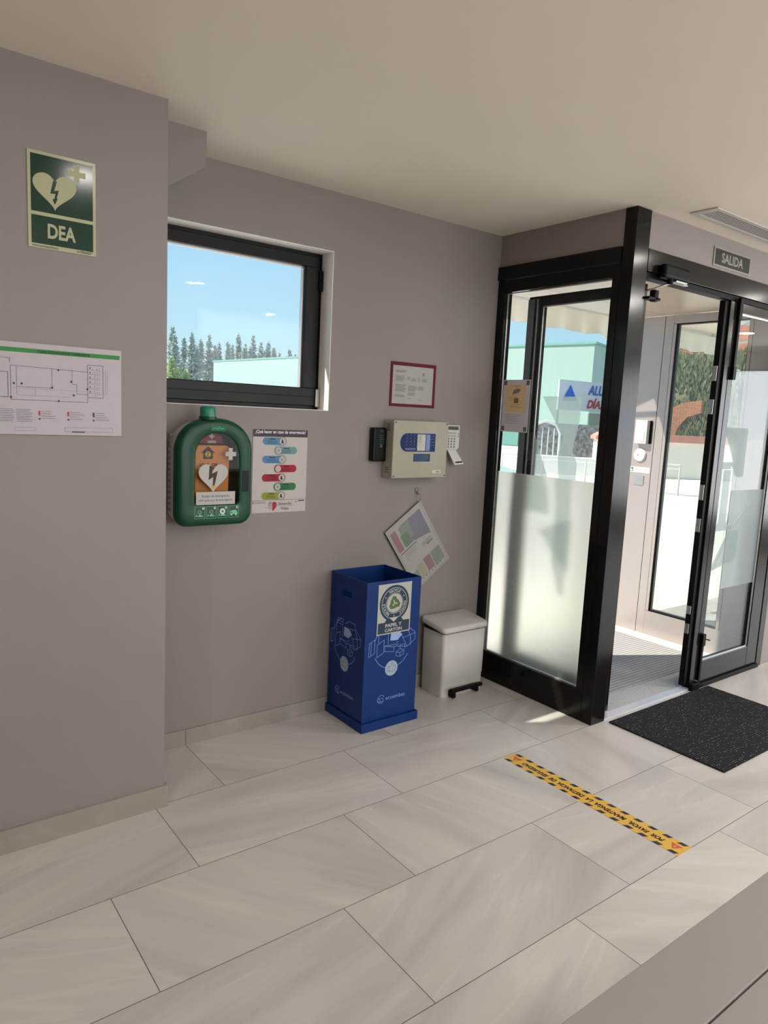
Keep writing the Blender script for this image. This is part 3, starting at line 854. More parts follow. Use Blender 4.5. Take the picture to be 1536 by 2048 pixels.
t = empty('evacuation_plan', (-0.02, -0.014, 1.46), 'white evacuation plan board with green title band and floor plan', 'sign')
x0, x1, z0, z1 = -0.2265, 0.1925, 1.4605, 1.7575
b = MB(); b.box(x0, x1, -0.0175, -0.0125, z0, z1, mat('plan_board', srgb(178, 169, 173), 0.4, var=0.02, scale=30), 0.0005); b.build('sign_board', t)
a = Art((x0, -0.0176, z0), XW, ZW)
GR = ink(60, 130, 66); K = ink(58, 54, 62); K2 = ink(120, 114, 122); RD = ink(190, 60, 78)
a.rect(0.006, 0.265, 0.413, 0.279, GR); a.text('PLANO DE EVACUACION Y EMERGENCIA', 0.232, 0.268, 0.011, ink(14, 40, 22), 2, width=0.162)
def pl(pts, w_=0.0012, m_=None): a.line([(0.0005 + p, q) for p, q in pts], w_, m_ or K, 1)
pl([(0.068, 0.222), (0.305, 0.216), (0.305, 0.113), (0.068, 0.113), (0.068, 0.222)])
pl([(0.085, 0.22), (0.085, 0.155), (0.192, 0.155), (0.192, 0.218)], 0.001)
pl([(0.07, 0.15), (0.305, 0.15)], 0.0005, K2); pl([(0.255, 0.217), (0.255, 0.172), (0.27, 0.172), (0.27, 0.14), (0.305, 0.14)], 0.001)
pl([(0.085, 0.15), (0.085, 0.128), (0.14, 0.128), (0.14, 0.15)], 0.0007, K2); pl([(0.14, 0.128), (0.25, 0.128)], 0.0007, K2)
pl([(0.305, 0.24), (0.305, 0.13), (0.356, 0.13), (0.356, 0.24), (0.305, 0.24)], 0.0012)
for i in range(6):
    pl([(0.307, 0.145 + i * 0.016), (0.326, 0.145 + i * 0.016)], 0.0007); a.frame(0.335, 0.141 + i * 0.016, 0.345, 0.149 + i * 0.016, 0.0007, K2)
    a.rect(0.311, 0.148 + i * 0.016, 0.316, 0.153 + i * 0.016, K2)
pl([(0.329, 0.132), (0.329, 0.22)], 0.0007, K2); pl([(0.364, 0.14), (0.364, 0.225)], 0.0006, K2); pl([(0.37, 0.14), (0.37, 0.225)], 0.0006, K2)
pl([(0.02, 0.245), (0.066, 0.245), (0.066, 0.23)], 0.001); pl([(0.01, 0.2), (0.06, 0.2), (0.06, 0.12), (0.01, 0.12)], 0.0012)
for u_, v_ in ((0.075, 0.165), (0.098, 0.165), (0.19, 0.157), (0.25, 0.18), (0.258, 0.135), (0.302, 0.158), (0.21, 0.216), (0.21, 0.114), (0.066, 0.12)): a.rect(u_, v_ - 0.003, u_ + 0.005, v_ + 0.003, K, 2)
for u_ in (0.03, 0.083): a.textlines(u_, u_ + 0.05, 0.082, 8, 0.0055, K2, 1, 0.0013, int(u_ * 1000))
for u_ in (0.150, 0.240, 0.322):
    a.textlines(u_ + 0.009, u_ + 0.055, 0.078, 4, 0.0075, K2, 1, 0.0012, int(u_ * 1000), 0.4)
    a.rect(u_, 0.064, u_ + 0.005, 0.079, RD if u_ < 0.3 else K, 2); a.rect(u_, 0.05, u_ + 0.005, 0.055, K, 2)
a.frame(0.230, 0.012, 0.388, 0.027, 0.0007, K2); a.rect(0.254, 0.010, 0.295, 0.0135, K, 2); a.frame(0.076, 0.012, 0.14, 0.024, 0.0006, K2)
a.build('plan_print', t)

# ================================================================== DEFIBRILLATOR CABINET
t = empty('defibrillator_cabinet', (0.69, YB, 1.05), 'green arch-topped wall defibrillator cabinet with clear window', 'cabinet')
ACX, AHW, AZ0, AZS, AZ1 = 0.696, 0.178, 1.058, 1.375, 1.530
def arch(cx, hw, z0, zs, z1, rb, n_arc=40, n_c=8):
    pts = []
    for i in range(n_c + 1):
        a_ = math.pi * (1.5 + 0.5 * i / n_c); pts.append((cx + hw - rb + rb * math.cos(a_), z0 + rb + rb * math.sin(a_)))
    for i in range(1, n_arc):
        a_ = math.pi * i / n_arc
        pts.append((cx + hw * math.copysign(abs(math.cos(a_)) ** 0.86, math.cos(a_)), zs + (z1 - zs) * (math.sin(a_) ** 0.92)))
    for i in range(n_c + 1):
        a_ = math.pi * (1.0 + 0.5 * i / n_c); pts.append((cx - hw + rb + rb * math.cos(a_), z0 + rb + rb * math.sin(a_)))
    return pts
def loft(loops, m, close_front=None):
    """loops: list of (pts(u,z), y)"""
    mb = MB(); n_ = len(loops[0][0]); vs = []; fs = []
    for pts, y in loops:
        vs += [(u, y, z) for u, z in pts]
    for k in range(len(loops) - 1):
        for i in range(n_):
            j = (i + 1) % n_
            fs.append((k * n_ + i, k * n_ + j, (k + 1) * n_ + j, (k + 1) * n_ + i))
    mb.add(vs, fs, m, True)
    if close_front: mb.add(vs[-n_:], [list(range(n_))], m)
    return mb
o_ = lambda d: arch(ACX, AHW - d, AZ0 + d, AZS, AZ1 - d, 0.055 - d * 0.5)
i_ = lambda d: arch(0.702, 0.104 + d, 1.152 - d, 1.345, 1.466 + d, 0.020)
cover = loft([(o_(0.004), 0.350), (o_(0.0), 0.342), (o_(0.0), 0.326), (o_(0.005), 0.311), (o_(0.014), 0.303), (o_(0.024), 0.300),
              (i_(0.004), 0.300), (i_(0.0), 0.303), (i_(0.0), 0.318)], M_GREEN)
cover.build('cover', t)
back = loft([(o_(0.014), YB - 0.001), (o_(0.010), 0.400), (o_(0.005), 0.352), (o_(0.005), 0.350)], M_WHITE)
back.add([(u, 0.405, z) for u, z in o_(0.019)], [list(range(len(o_(0))))], mat('cabinet_interior', srgb(74, 68, 62), 0.6, var=0.05))
for i in range(14):
    z = 1.12 + i * 0.025; back.box(ACX - AHW + 0.006, ACX - AHW + 0.015, 0.395, 0.420, z, z + 0.012, mat('cabinet_rib', srgb(150, 144, 140), 0.5, var=0.03), 0.001)
back.build('back_shell', t)
pane = MB(); pane.add([(u, 0.3045, z) for u, z in i_(-0.0005)], [list(range(len(i_(0))))], glass('cabinet_clear_plastic', (0.80, 0.78, 0.74), 0.35))
pane = pane.build('window_pane', t)
b = MB(); b.cyl((0.668, 0.335, 1.522), (0.668, 0.335, 1.536), 0.038, M_GREEN, 32); b.build('lamp_base', t)
b = MB()
b.tube([(0.668, 0.335, 1.536), (0.668, 0.335, 1.570), (0.668, 0.335, 1.577), (0.668, 0.335, 1.580)], [0.034, 0.034, 0.030, 0.018], mat('green_beacon', srgb(16, 130, 100), 0.2, var=0.02), 32)
b.build('beacon', t)
b = MB(); b.box(0.8195, 0.852, 0.2985, 0.3025, 1.207, 1.302, mat('handle_recess', srgb(3, 16, 10), 0.7, var=0.02), 0.0012); b.build('handle', t)
WHT = ink(184, 180, 176)
a = Art((0, 0.3040, 0), XW, ZW)
a.rect(0.606, 1.1535, 0.788, 1.2105, WHT)
a.text('Equipo de emergencia,', 0.697, 1.187, 0.015, ink(60, 62, 60), 2, width=0.128, bold=0.004)
a.text('sólo para uso de emergencia', 0.697, 1.169, 0.015, ink(60, 62, 60), 2, width=0.156, bold=0.004)
a.heart(0.684, 1.268, 0.136, 0.126, WHT, 1)
a.poly([(0.665, 1.325), (0.682, 1.318), (0.678, 1.290), (0.704, 1.302), (0.690, 1.238), (0.697, 1.240), (0.684, 1.226), (0.674, 1.236), (0.681, 1.238), (0.683, 1.275), (0.662, 1.262)], ink(70, 50, 24), 2)
a.poly([(0.674, 1.236), (0.697, 1.240), (0.684, 1.222)], ink(206, 170, 40), 3)
for r_ in ((0.7385, 1.366, 0.7895, 1.385), (0.7545, 1.349, 0.7725, 1.402)): a.rect(*r_, WHT, 1)
a.build('window_print', t)
a = Art((0, 0.2990, 0), XW, ZW)
LG = ink(120, 190, 150)
for k, u0 in enumerate((0.598, 0.651, 0.704, 0.757)):
    a.frame(u0, 1.094, u0 + 0.047, 1.148, 0.0014, LG); a.disc(u0 + 0.039, 1.139, 0.0052, ink(190, 214, 200), 2, 16)
    a.text(str(k + 1), u0 + 0.039, 1.1365, 0.007, M_GREEN, 3, bold=0.02)
    if k < 3:
        a.disc(u0 + 0.009, 1.107, 0.004, LG, 2, 14); a.poly([(u0 + 0.014, 1.103), (u0 + 0.043, 1.103), (u0 + 0.026, 1.113), (u0 + 0.020, 1.112)], LG, 2)
        a.arc(u0 + 0.023, 1.123, 0.007 if k < 2 else 0.009, 0.0015 if k < 2 else 0.009, 0, 359, ink(190, 214, 200), 2, 18)
    else:
        a.poly([(u0 + 0.006, 1.108), (u0 + 0.042, 1.108), (u0 + 0.040, 1.118), (u0 + 0.034, 1.127), (u0 + 0.018, 1.127), (u0 + 0.016, 1.124), (u0 + 0.006, 1.124)], LG, 2)
        a.disc(u0 + 0.013, 1.106, 0.004, ink(190, 214, 200), 3, 14); a.disc(u0 + 0.034, 1.106, 0.004, ink(190, 214, 200), 3, 14)
        a.rect(u0 + 0.009, 1.1155, u0 + 0.017, 1.1175, DG, 3); a.rect(u0 + 0.012, 1.1125, u0 + 0.014, 1.1205, DG, 3)
a.rect(0.668, 1.476, 0.736, 1.497, ink(20, 108, 66))
a.line([(0.676, 1.486), (0.694, 1.486), (0.699, 1.482), (0.705, 1.494), (0.710, 1.486), (0.728, 1.486)], 0.0016, LG, 2)
a.build('instruction_stickers', t)
# contents seen through the window
b = MB()
M_OR = mat('orange_case', srgb(206, 130, 40), 0.45, var=0.05, scale=14)
b.prism([(0.607, 1.13), (0.767, 1.13), (0.772, 1.40), (0.757, 1.412), (0.625, 1.412), (0.610, 1.40)], (0, 0.395, 0), XW, ZW, NY, 0.065, M_OR, 0.006, 3)
a = build_thing(b, 'defibrillator_case', 'orange defibrillator pack inside the green wall cabinet', 'defibrillator')
a2 = Art((0, 0.3295, 0), XW, ZW)
DK = ink(44, 34, 40)
a2.poly([(0.647, 1.352), (0.691, 1.352), (0.691, 1.378), (0.702, 1.378), (0.669, 1.408), (0.636, 1.378), (0.647, 1.378)], DK); a2.disc(0.669, 1.372, 0.013, ink(214, 176, 60), 2, 24)
a2.text('Z', 0.669, 1.363, 0.024, DK, 3, bold=0.02, rot=0)
a2.text('LO  E   CAL', 0.676, 1.322, 0.017, DK, 2, bold=0.03)
a2.build('case_print', a)
b = MB()
b.prism([(0.618, 1.418), (0.742, 1.418), (0.738, 1.455), (0.700, 1.470), (0.650, 1.466), (0.622, 1.448)], (0, 0.395, 0), XW, ZW, NY, 0.06, mat('red_pouch_fabric', srgb(120, 16, 36), 0.7, var=0.1, scale=60, bump=0.2), 0.006, 3)
a = build_thing(b, 'first_aid_pouch', 'dark red rescue pouch with white cross inside the green wall cabinet', 'pouch')
a2 = Art((0, 0.3345, 0), XW, ZW)
for r_ in ((0.674, 1.447, 0.700, 1.454), (0.683, 1.440, 0.691, 1.461)): a2.rect(*r_, WHT, 1)
a2.rect(0.668, 1.421, 0.706, 1.432, ink(170, 150, 150)); a2.build('pouch_print', a)

# ================================================================== EMERGENCY POSTER
t = empty('emergency_poster', (1.09, YB, 1.08), 'white poster headed ¿Qué hacer en caso de emergencia? with coloured steps', 'poster')
b = MB(); b.box(0.9395, 1.2355, YB - 0.0025, YB - 0.0005, 1.083, 1.4835, M_PAPER); b.build('sheet', t)
a = Art((0.9395, YB - 0.0026, 1.083), XW, ZW, 0.0002)
PU = ink(66, 56, 66); DKK = ink(50, 44, 50)
a.rect(0, 0.366, 0.296, 0.4005, PU); a.text('¿Qué hacer en caso de emergencia?', 0.148, 0.377, 0.024, ink(226, 220, 222), 2, width=0.272, bold=0.02, height=0.021)
cols = [(84, 132, 160), (104, 144, 146), (84, 124, 170), (158, 20, 46), (150, 22, 46), (46, 112, 64), (138, 144, 56)]
yy = [0.345, 0.301, 0.257, 0.213, 0.169, 0.125, 0.081]
for i, (c_, v_) in enumerate(zip(cols, yy)):
    m_ = ink(*c_); left = i % 2 == 0
    u0, u1 = (0.068, 0.156) if left else (0.134, 0.220)
    hh = 0.018
    a.disc(u0, v_, hh, m_, 1, 28); a.disc(u1, v_, hh, m_, 1, 28); a.rect(u0, v_ - hh, u1, v_ + hh, m_, 1)
    cu = 0.156 if left else 0.136
    a.disc(cu, v_, 0.0155, ink(188, 184, 180), 3, 28)
    if i in (0, 4, 6): a.poly([(cu - 0.006, v_ - 0.009), (cu + 0.008, v_ - 0.010), (cu + 0.004, v_), (cu + 0.002, v_ + 0.009), (cu - 0.004, v_ + 0.009), (cu - 0.005, v_)], DKK, 4)
    elif i == 3: a.heart(cu, v_ - 0.001, 0.018, 0.017, ink(140, 136, 136), 4); a.heart(cu, v_ - 0.001, 0.014, 0.013, ink(188, 184, 180), 5)
    else:
        a.frame(cu - 0.008, v_ - 0.008, cu + 0.008, v_ + 0.008, 0.0015, ink(120, 116, 116), 4); a.rect(cu - 0.004, v_ - 0.004, cu + 0.004, v_ + 0.003, ink(120, 116, 116), 4)
    a.arc(cu, v_, 0.0215, 0.0016, *((-90, 90) if left else (90, 270)), DKK, 2, 20)
    if i < 6: a.line([(0.136, v_ - 0.022), (0.156, v_ - 0.022)], 0.0016, DKK, 2)
    ud = 0.082 if left else 0.160
    a.rect(ud + 0.004, v_ + 0.008, ud + 0.036, v_ + 0.0125, ink(*[int(k * 0.42) for k in c_]), 2)
    a.textlines(ud - 0.008, ud + 0.052, v_ + 0.003, 3, 0.006, ink(*[int(k * 0.6) for k in c_]), 2, 0.002, i)
a.line([(0.0, 0.060), (0.296, 0.0615)], 0.0012, K, 2)
a.textlines(0.014, 0.085, 0.054, 2, 0.006, K2, 2, 0.002, 5); a.rect(0.004, 0.044, 0.010, 0.056, K2, 2)
a.arc(0.243, 0.052, 0.004, 0.0022, 150, 300, DKK, 2, 8); a.textlines(0.252, 0.288, 0.056, 1, 0.005, K, 2, 0.005, 5, 0.05)
RR = ink(158, 34, 60)
a.poly([(0.110, 0.007), (0.118, 0.011), (0.127, 0.020), (0.133, 0.032), (0.134, 0.044), (0.128, 0.051), (0.118, 0.052), (0.110, 0.048)], RR, 2)
for i in range(9): a.arc(0.098, 0.014 + i * 0.004, 0.010 - abs(i - 5) * 0.001, 0.0009, 20, 170, K, 2, 8)
a.line([(0.068, 0.025), (0.092, 0.025)], 0.0008, K, 2); a.line([(0.135, 0.030), (0.230, 0.032)], 0.0008, K, 2)
a.text('Salvando', 0.142, 0.0355, 0.018, K, 2, align='L', width=0.074, height=0.014); a.text('Vidas', 0.156, 0.012, 0.018, K, 2, align='L', width=0.045, height=0.0135)
a.build('poster_print', t)

# ================================================================== RED FRAMED NOTICE
t = empty('framed_notice', (1.89, YB, 1.63), 'white typed notice in a thin red frame above the alarm panel', 'notice')
b = MB()
MR = mat('red_frame_plastic', srgb(98, 5, 24), 0.5, var=0.05, spec=0.2)
x0, x1, z0, z1 = 1.733, 2.047, 1.626, 1.861
for q in ((x0, x1, z0, z0 + 0.015), (x0, x1, z1 - 0.018, z1), (x0, x0 + 0.013, z0 + 0.015, z1 - 0.018), (x1 - 0.016, x1, z0 + 0.015, z1 - 0.018)):
    b.box(q[0], q[1], YB - 0.006, YB - 0.0005, q[2], q[3], MR, 0.001)
b.build('frame', t)
b = MB(); b.box(x0 + 0.012, x1 - 0.015, YB - 0.003, YB - 0.0006, z0 + 0.014, z1 - 0.017, mat('notice_paper', srgb(166, 161, 158), 0.5, var=0.02)); b.build('sheet', t)
a = Art((x0 + 0.013, YB - 0.0031, z0 + 0.015), XW, ZW, 0.0003)
K3 = ink(110, 104, 104)
a.textlines(0.020, 0.10, 0.176, 2, 0.006, K3, 1, 0.003, 1); a.disc(0.214, 0.166, 0.006, K3, 1, 6); a.rect(0.212, 0.152, 0.217, 0.172, K3, 2)
for (u0, u1, v0, n_) in ((0.02, 0.09, 0.148, 7), (0.103, 0.12, 0.146, 4), (0.13, 0.165, 0.138, 4), (0.178, 0.19, 0.142, 5), (0.205, 0.245, 0.138, 4), (0.022, 0.095, 0.103, 9), (0.107, 0.172, 0.099, 7), (0.180, 0.222, 0.098, 5), (0.107, 0.168, 0.062, 4), (0.02, 0.10, 0.047, 3), (0.107, 0.14, 0.030, 1), (0.18, 0.22, 0.026, 1)):
    a.textlines(u0, u1, v0, n_, 0.0045, K3, 1, 0.0017, int(u0 * 997 + v0 * 91))
a.build('notice_print', t)

# ================================================================== ALARM PANEL, READER, KEYPAD
t = empty('fire_alarm_box', (1.89, YB, 1.25), 'cream fire alarm control panel with blue overlay on the wall', 'control panel')
b = MB()
b.box(1.706, 2.084, 0.372, YB - 0.0005, 1.248, 1.552, M_CREAM, 0.003)
for z_ in (1.528, 1.518, 1.508, 1.498, 1.300, 1.288, 1.276):
    b.box(1.7045, 1.708, 0.385, 0.415, z_, z_ + 0.003, K)
b.build('back_box', t)
b = MB()
b.box(1.704, 2.086, 0.352, 0.371, 1.246, 1.554, M_CREAM, 0.005, 3)
b.build('front_cover', t)
b = MB()
for x_, z_ in ((1.716, 1.542), (2.074, 1.542), (1.716, 1.258), (2.074, 1.258)): b.cyl((x_, 0.3505, z_), (x_, 0.353, z_), 0.0035, M_BLACK, 12)
b.build('screw', t)
a = Art((0, 0.3518, 0), XW, ZW)
BL = ink(22, 40, 92); LB = ink(120, 140, 180); WP = ink(206, 204, 196)
pts = [(1.996, 1.389), (1.996, 1.487), (1.799, 1.487)] + [(1.797 - 0.047 * math.sin(math.pi * i / 14), 1.438 + 0.049 * math.cos(math.pi * i / 14)) for i in range(1, 14)] + [(1.799, 1.389)]
a.poly(pts[::-1], BL)
a.rect(1.868, 1.394, 1.925, 1.482, WP, 2)
for i in range(11): a.rect(1.870, 1.396 + i * 0.008, 1.924, 1.397 + i * 0.008, ink(90, 90, 100), 3)
for i in range(5): a.rect(1.873, 1.440 + i * 0.008, 1.896, 1.442 + i * 0.008, ink(160, 130, 50), 3)
a.rect(1.930, 1.394, 1.958, 1.482, LB, 2)
for i in range(4):
    for j in range(3): a.disc(1.795 + j * 0.026, 1.478 - i * 0.017, 0.0018, ink(190, 196, 210), 2, 8)
    a.rect(1.785, 1.470 - i * 0.017, 1.855, 1.471 - i * 0.017, ink(70, 88, 140), 2)
    a.disc(1.983, 1.474 - i * 0.016, 0.0018, ink(190, 196, 210), 2, 8); a.rect(1.963, 1.471 - i * 0.016, 1.976, 1.473 - i * 0.016, LB, 2)
a.rect(1.786, 1.397, 1.857, 1.409, ink(96, 108, 150), 2)
a.rect(1.846, 1.336, 1.963, 1.377, ink(28, 58, 84)); a.textlines(1.853, 1.958, 1.371, 7, 0.005, ink(90, 120, 150), 2, 0.0015, 4)
a.rect(1.985, 1.272, 2.046, 1.288, ink(214, 208, 190)); a.text('VIDEO', 2.024, 1.276, 0.011, ink(60, 54, 50), 2, shear=0.3, bold=0.02)
a.build('panel_print', t)

t = empty('access_reader', (1.665, YB, 1.33), 'black wall-mounted access reader with green keypad left of the alarm panel', 'reader')
b = MB()
b.box(1.612, 1.700, 0.403, YB - 0.0005, 1.332, 1.510, mat('gloss_black_plastic', srgb(9, 9, 9), 0.3, var=0.03, spec=0.2), 0.009, 4)
b.build('housing', t)
a = Art((0, 0.4026, 0), XW, ZW)
for i in range(5):
    for j in range(3): a.rect(1.652 + j * 0.011, 1.468 - i * 0.011, 1.656 + j * 0.011, 1.472 - i * 0.011, ink(60, 130, 80))
a.arc(1.664, 1.413, 0.0055, 0.002, 0, 359, ink(150, 150, 150), 1, 16); a.rect(1.655, 1.487, 1.676, 1.499, ink(50, 50, 54))
a.build('keypad_print', t)

t = empty('alarm_keypad', (2.19, YB, 1.32), 'small white alarm keypad with its flap hanging open, right of the panel', 'keypad')
b = MB(); b.prism([(2.118, 1.395), (2.222, 1.395), (2.238, 1.410), (2.238, 1.537), (2.118, 1.537)], (0, YB - 0.0005, 0), XW, ZW, NY, 0.022, M_WHITE, 0.003); b.build('housing', t)
a = Art((0, 0.4203, 0), XW, ZW)
a.rect(2.147, 1.510, 2.228, 1.530, ink(84, 84, 78)); a.frame(2.145, 1.402, 2.212, 1.499, 0.001, ink(150, 146, 140))
for i in range(6):
    for j in range(3 if i > 1 else 4): a.disc(2.155 + j * (0.022 if i > 1 else 0.0155), 1.491 - i * 0.0155, 0.006 if i > 1 else 0.0045, ink(120, 118, 112), 1, 12)
a.disc(2.228, 1.489, 0.004, ink(90, 88, 84), 1, 10); a.disc(2.228, 1.475, 0.004, ink(90, 88, 84), 1, 10)
a.build('keypad_print', t)
b = MB()
b.add([(2.150, 0.424, 1.395), (2.214, 0.424, 1.395), (2.256, 0.395, 1.318), (2.186, 0.395, 1.312), (2.150, 0.418, 1.395), (2.214, 0.418, 1.395), (2.256, 0.389, 1.318), (2.186, 0.389, 1.312)],
      [(0, 1, 2, 3), (7, 6, 5, 4), (0, 4, 5, 1), (1, 5, 6, 2), (2, 6, 7, 3), (3, 7, 4, 0)], M_WHITE)
b.add([(2.193, 0.3895, 1.323), (2.245, 0.3895, 1.327), (2.243, 0.3915, 1.334), (2.191, 0.3915, 1.330)], [(0, 1, 2, 3)], M_BLACK)
b.build('flap', t)

# ================================================================== HANGING LAMINATED MAP ON A HOOK
t = empty('wall_hook', (1.957, YB, 1.14), 'small metal adhesive hook below the alarm panel', 'hook')
b = MB()
MH = mat('dull_metal', srgb(120, 112, 106), 0.35, metal=0.8, var=0.05)
b.box(1.944, 1.970, YB - 0.005, YB - 0.0005, 1.148, 1.182, MH, 0.002)
b.build('hook_plate', t)
b = MB(); b.tube([(1.957, YB - 0.006, 1.160), (1.957, YB - 0.010, 1.150), (1.957, YB - 0.017, 1.147), (1.957, YB - 0.021, 1.154)], 0.002, MH, 8)
b.build('hook_arm', t)
t = empty('hanging_map', (1.96, YB - 0.02, 1.10), 'laminated colour-blocked site map hanging by one corner from a ring', 'map')
b = MB(); b.tube([(1.962 + 0.016 * math.sin(2 * math.pi * i / 20), YB - 0.016, 1.127 + 0.023 * math.cos(2 * math.pi * i / 20)) for i in range(21)], 0.0011, MH, 6, cap=False)
b.build('ring', t)
A_ = Vector((1.972, 0, 1.109)); B_ = Vector((1.735, 0, 0.941)); D_ = Vector((2.219, 0, 0.763))
uD = (D_ - A_).normalized(); LW = (D_ - A_).length; uB = (B_ - A_).normalized(); LH = (B_ - A_).length
# U runs along A->D reversed so that the art faces the room
O_ = Vector((B_.x, YB - 0.016, B_.z)); U_ = (A_ - B_).normalized(); V_ = -uD
V_ = (V_ - U_ * V_.dot(U_)).normalized(); O_ = O_ - V_ * LW
b = MB(); b.prism([(0, 0), (LH, 0), (LH, LW), (0, LW)], O_, U_, V_, NY, 0.004, mat('laminated_board', srgb(166, 161, 158), 0.35, var=0.02), 0.0005)
b.build('sheet', t)
a = Art(O_ + Vector((0, -0.0041, 0)), U_, V_, 0.0003)
h_, w_ = LW, LH
c1 = ink(132, 138, 132); c2 = ink(124, 122, 136); c3 = ink(146, 116, 120); c4 = ink(112, 128, 110); c5 = ink(160, 154, 136); ckd = ink(92, 90, 100)
a.frame(0.010, 0.010, w_ - 0.010, h_ - 0.010, 0.0012, ckd)
a.poly([(0.10, h_ - 0.03), (0.10, h_ - 0.155), (w_ - 0.03, h_ - 0.20), (w_ - 0.03, h_ - 0.03)], c2, 1)
a.poly([(0.08, h_ - 0.035), (0.075, h_ - 0.16), (0.155, h_ - 0.13), (0.16, h_ - 0.035)], c1, 2)
a.rect(0.017, h_ - 0.165, 0.058, h_ - 0.03, c3, 2); a.rect(0.07, h_ - 0.165, 0.125, h_ - 0.085, c4, 3)
a.rect(0.02, h_ - 0.182, 0.15, h_ - 0.177, ckd, 2)
for i in range(9): a.rect(0.045 + i * 0.010, h_ - 0.235 + (i % 3) * 0.006, 0.0465 + i * 0.010, h_ - 0.190, ckd, 2)
a.rect(0.20, h_ - 0.245, 0.25, h_ - 0.238, ckd, 2); a.textlines(0.17, 0.25, h_ - 0.215, 3, 0.008, ckd, 2, 0.002, 4)
a.rect(0.13, 0.035, 0.185, 0.125, c3, 2); a.rect(0.19, 0.03, w_ - 0.022, 0.125, c1, 2); a.rect(0.075, 0.03, 0.12, 0.12, c5, 2); a.rect(0.03, 0.03, 0.07, 0.10, c1, 2)
for i in range(8): a.rect(0.05 + i * 0.025, 0.024, 0.058 + i * 0.025, 0.030, ckd, 3)
a.build('map_print', t)

# ================================================================== BLUE PAPER RECYCLING BOX
t = empty('recycling_box', (1.575, 0.27, 0), 'tall blue cardboard paper recycling box with recycle sticker and line drawings', 'recycling bin')
bx0, bx1, by0, by1, bt = 1.403, 1.746, 0.113, 0.428, 0.765
th = 0.005
b = MB()
b.box(bx0 - 0.009, bx1 + 0.009, by0 - 0.018, by0 - 0.012, 0.0, 0.046, M_BLUE, 0.0008)
b.box(bx0 - 0.009, bx1 + 0.009, by1 + 0.0005, by1 + 0.004, 0.0, 0.046, M_BLUE, 0.0005)
b.box(bx0 - 0.009, bx0 - 0.004, by0 - 0.012, by1, 0.0, 0.046, M_BLUE, 0.0008)
b.box(bx1 + 0.004, bx1 + 0.009, by0 - 0.012, by1, 0.0, 0.046, M_BLUE, 0.0008)
b.box(bx0 - 0.004, bx1 + 0.004, by0 - 0.012, by1, 0.0, 0.006, M_BLUE)
b.build('base_tray', t)
b = MB()
b.box(bx0, bx1, by0, by0 + th, 0.007, bt, M_BLUE, 0.0008)
b.box(bx0, bx1, by1 - th, by1, 0.007, bt, M_BLUE, 0.0008)
hy0, hy1, hz0, hz1 = 0.243, 0.325, 0.655, 0.690
for X0 in (bx0, bx1 - th):
    b.box(X0, X0 + th, by0 + th, by1 - th, 0.007, hz0, M_BLUE); b.box(X0, X0 + th, by0 + th, by1 - th, hz1, bt, M_BLUE)
    b.box(X0, X0 + th, by0 + th, hy0, hz0, hz1, M_BLUE); b.box(X0, X0 + th, hy1, by1 - th, hz0, hz1, M_BLUE)
b.box(bx0 + th, bx1 - th, by0 + th, by1 - th, 0.007, 0.012, M_BLUE)
b.build('box_body', t)
LN = ink(128, 160, 214)
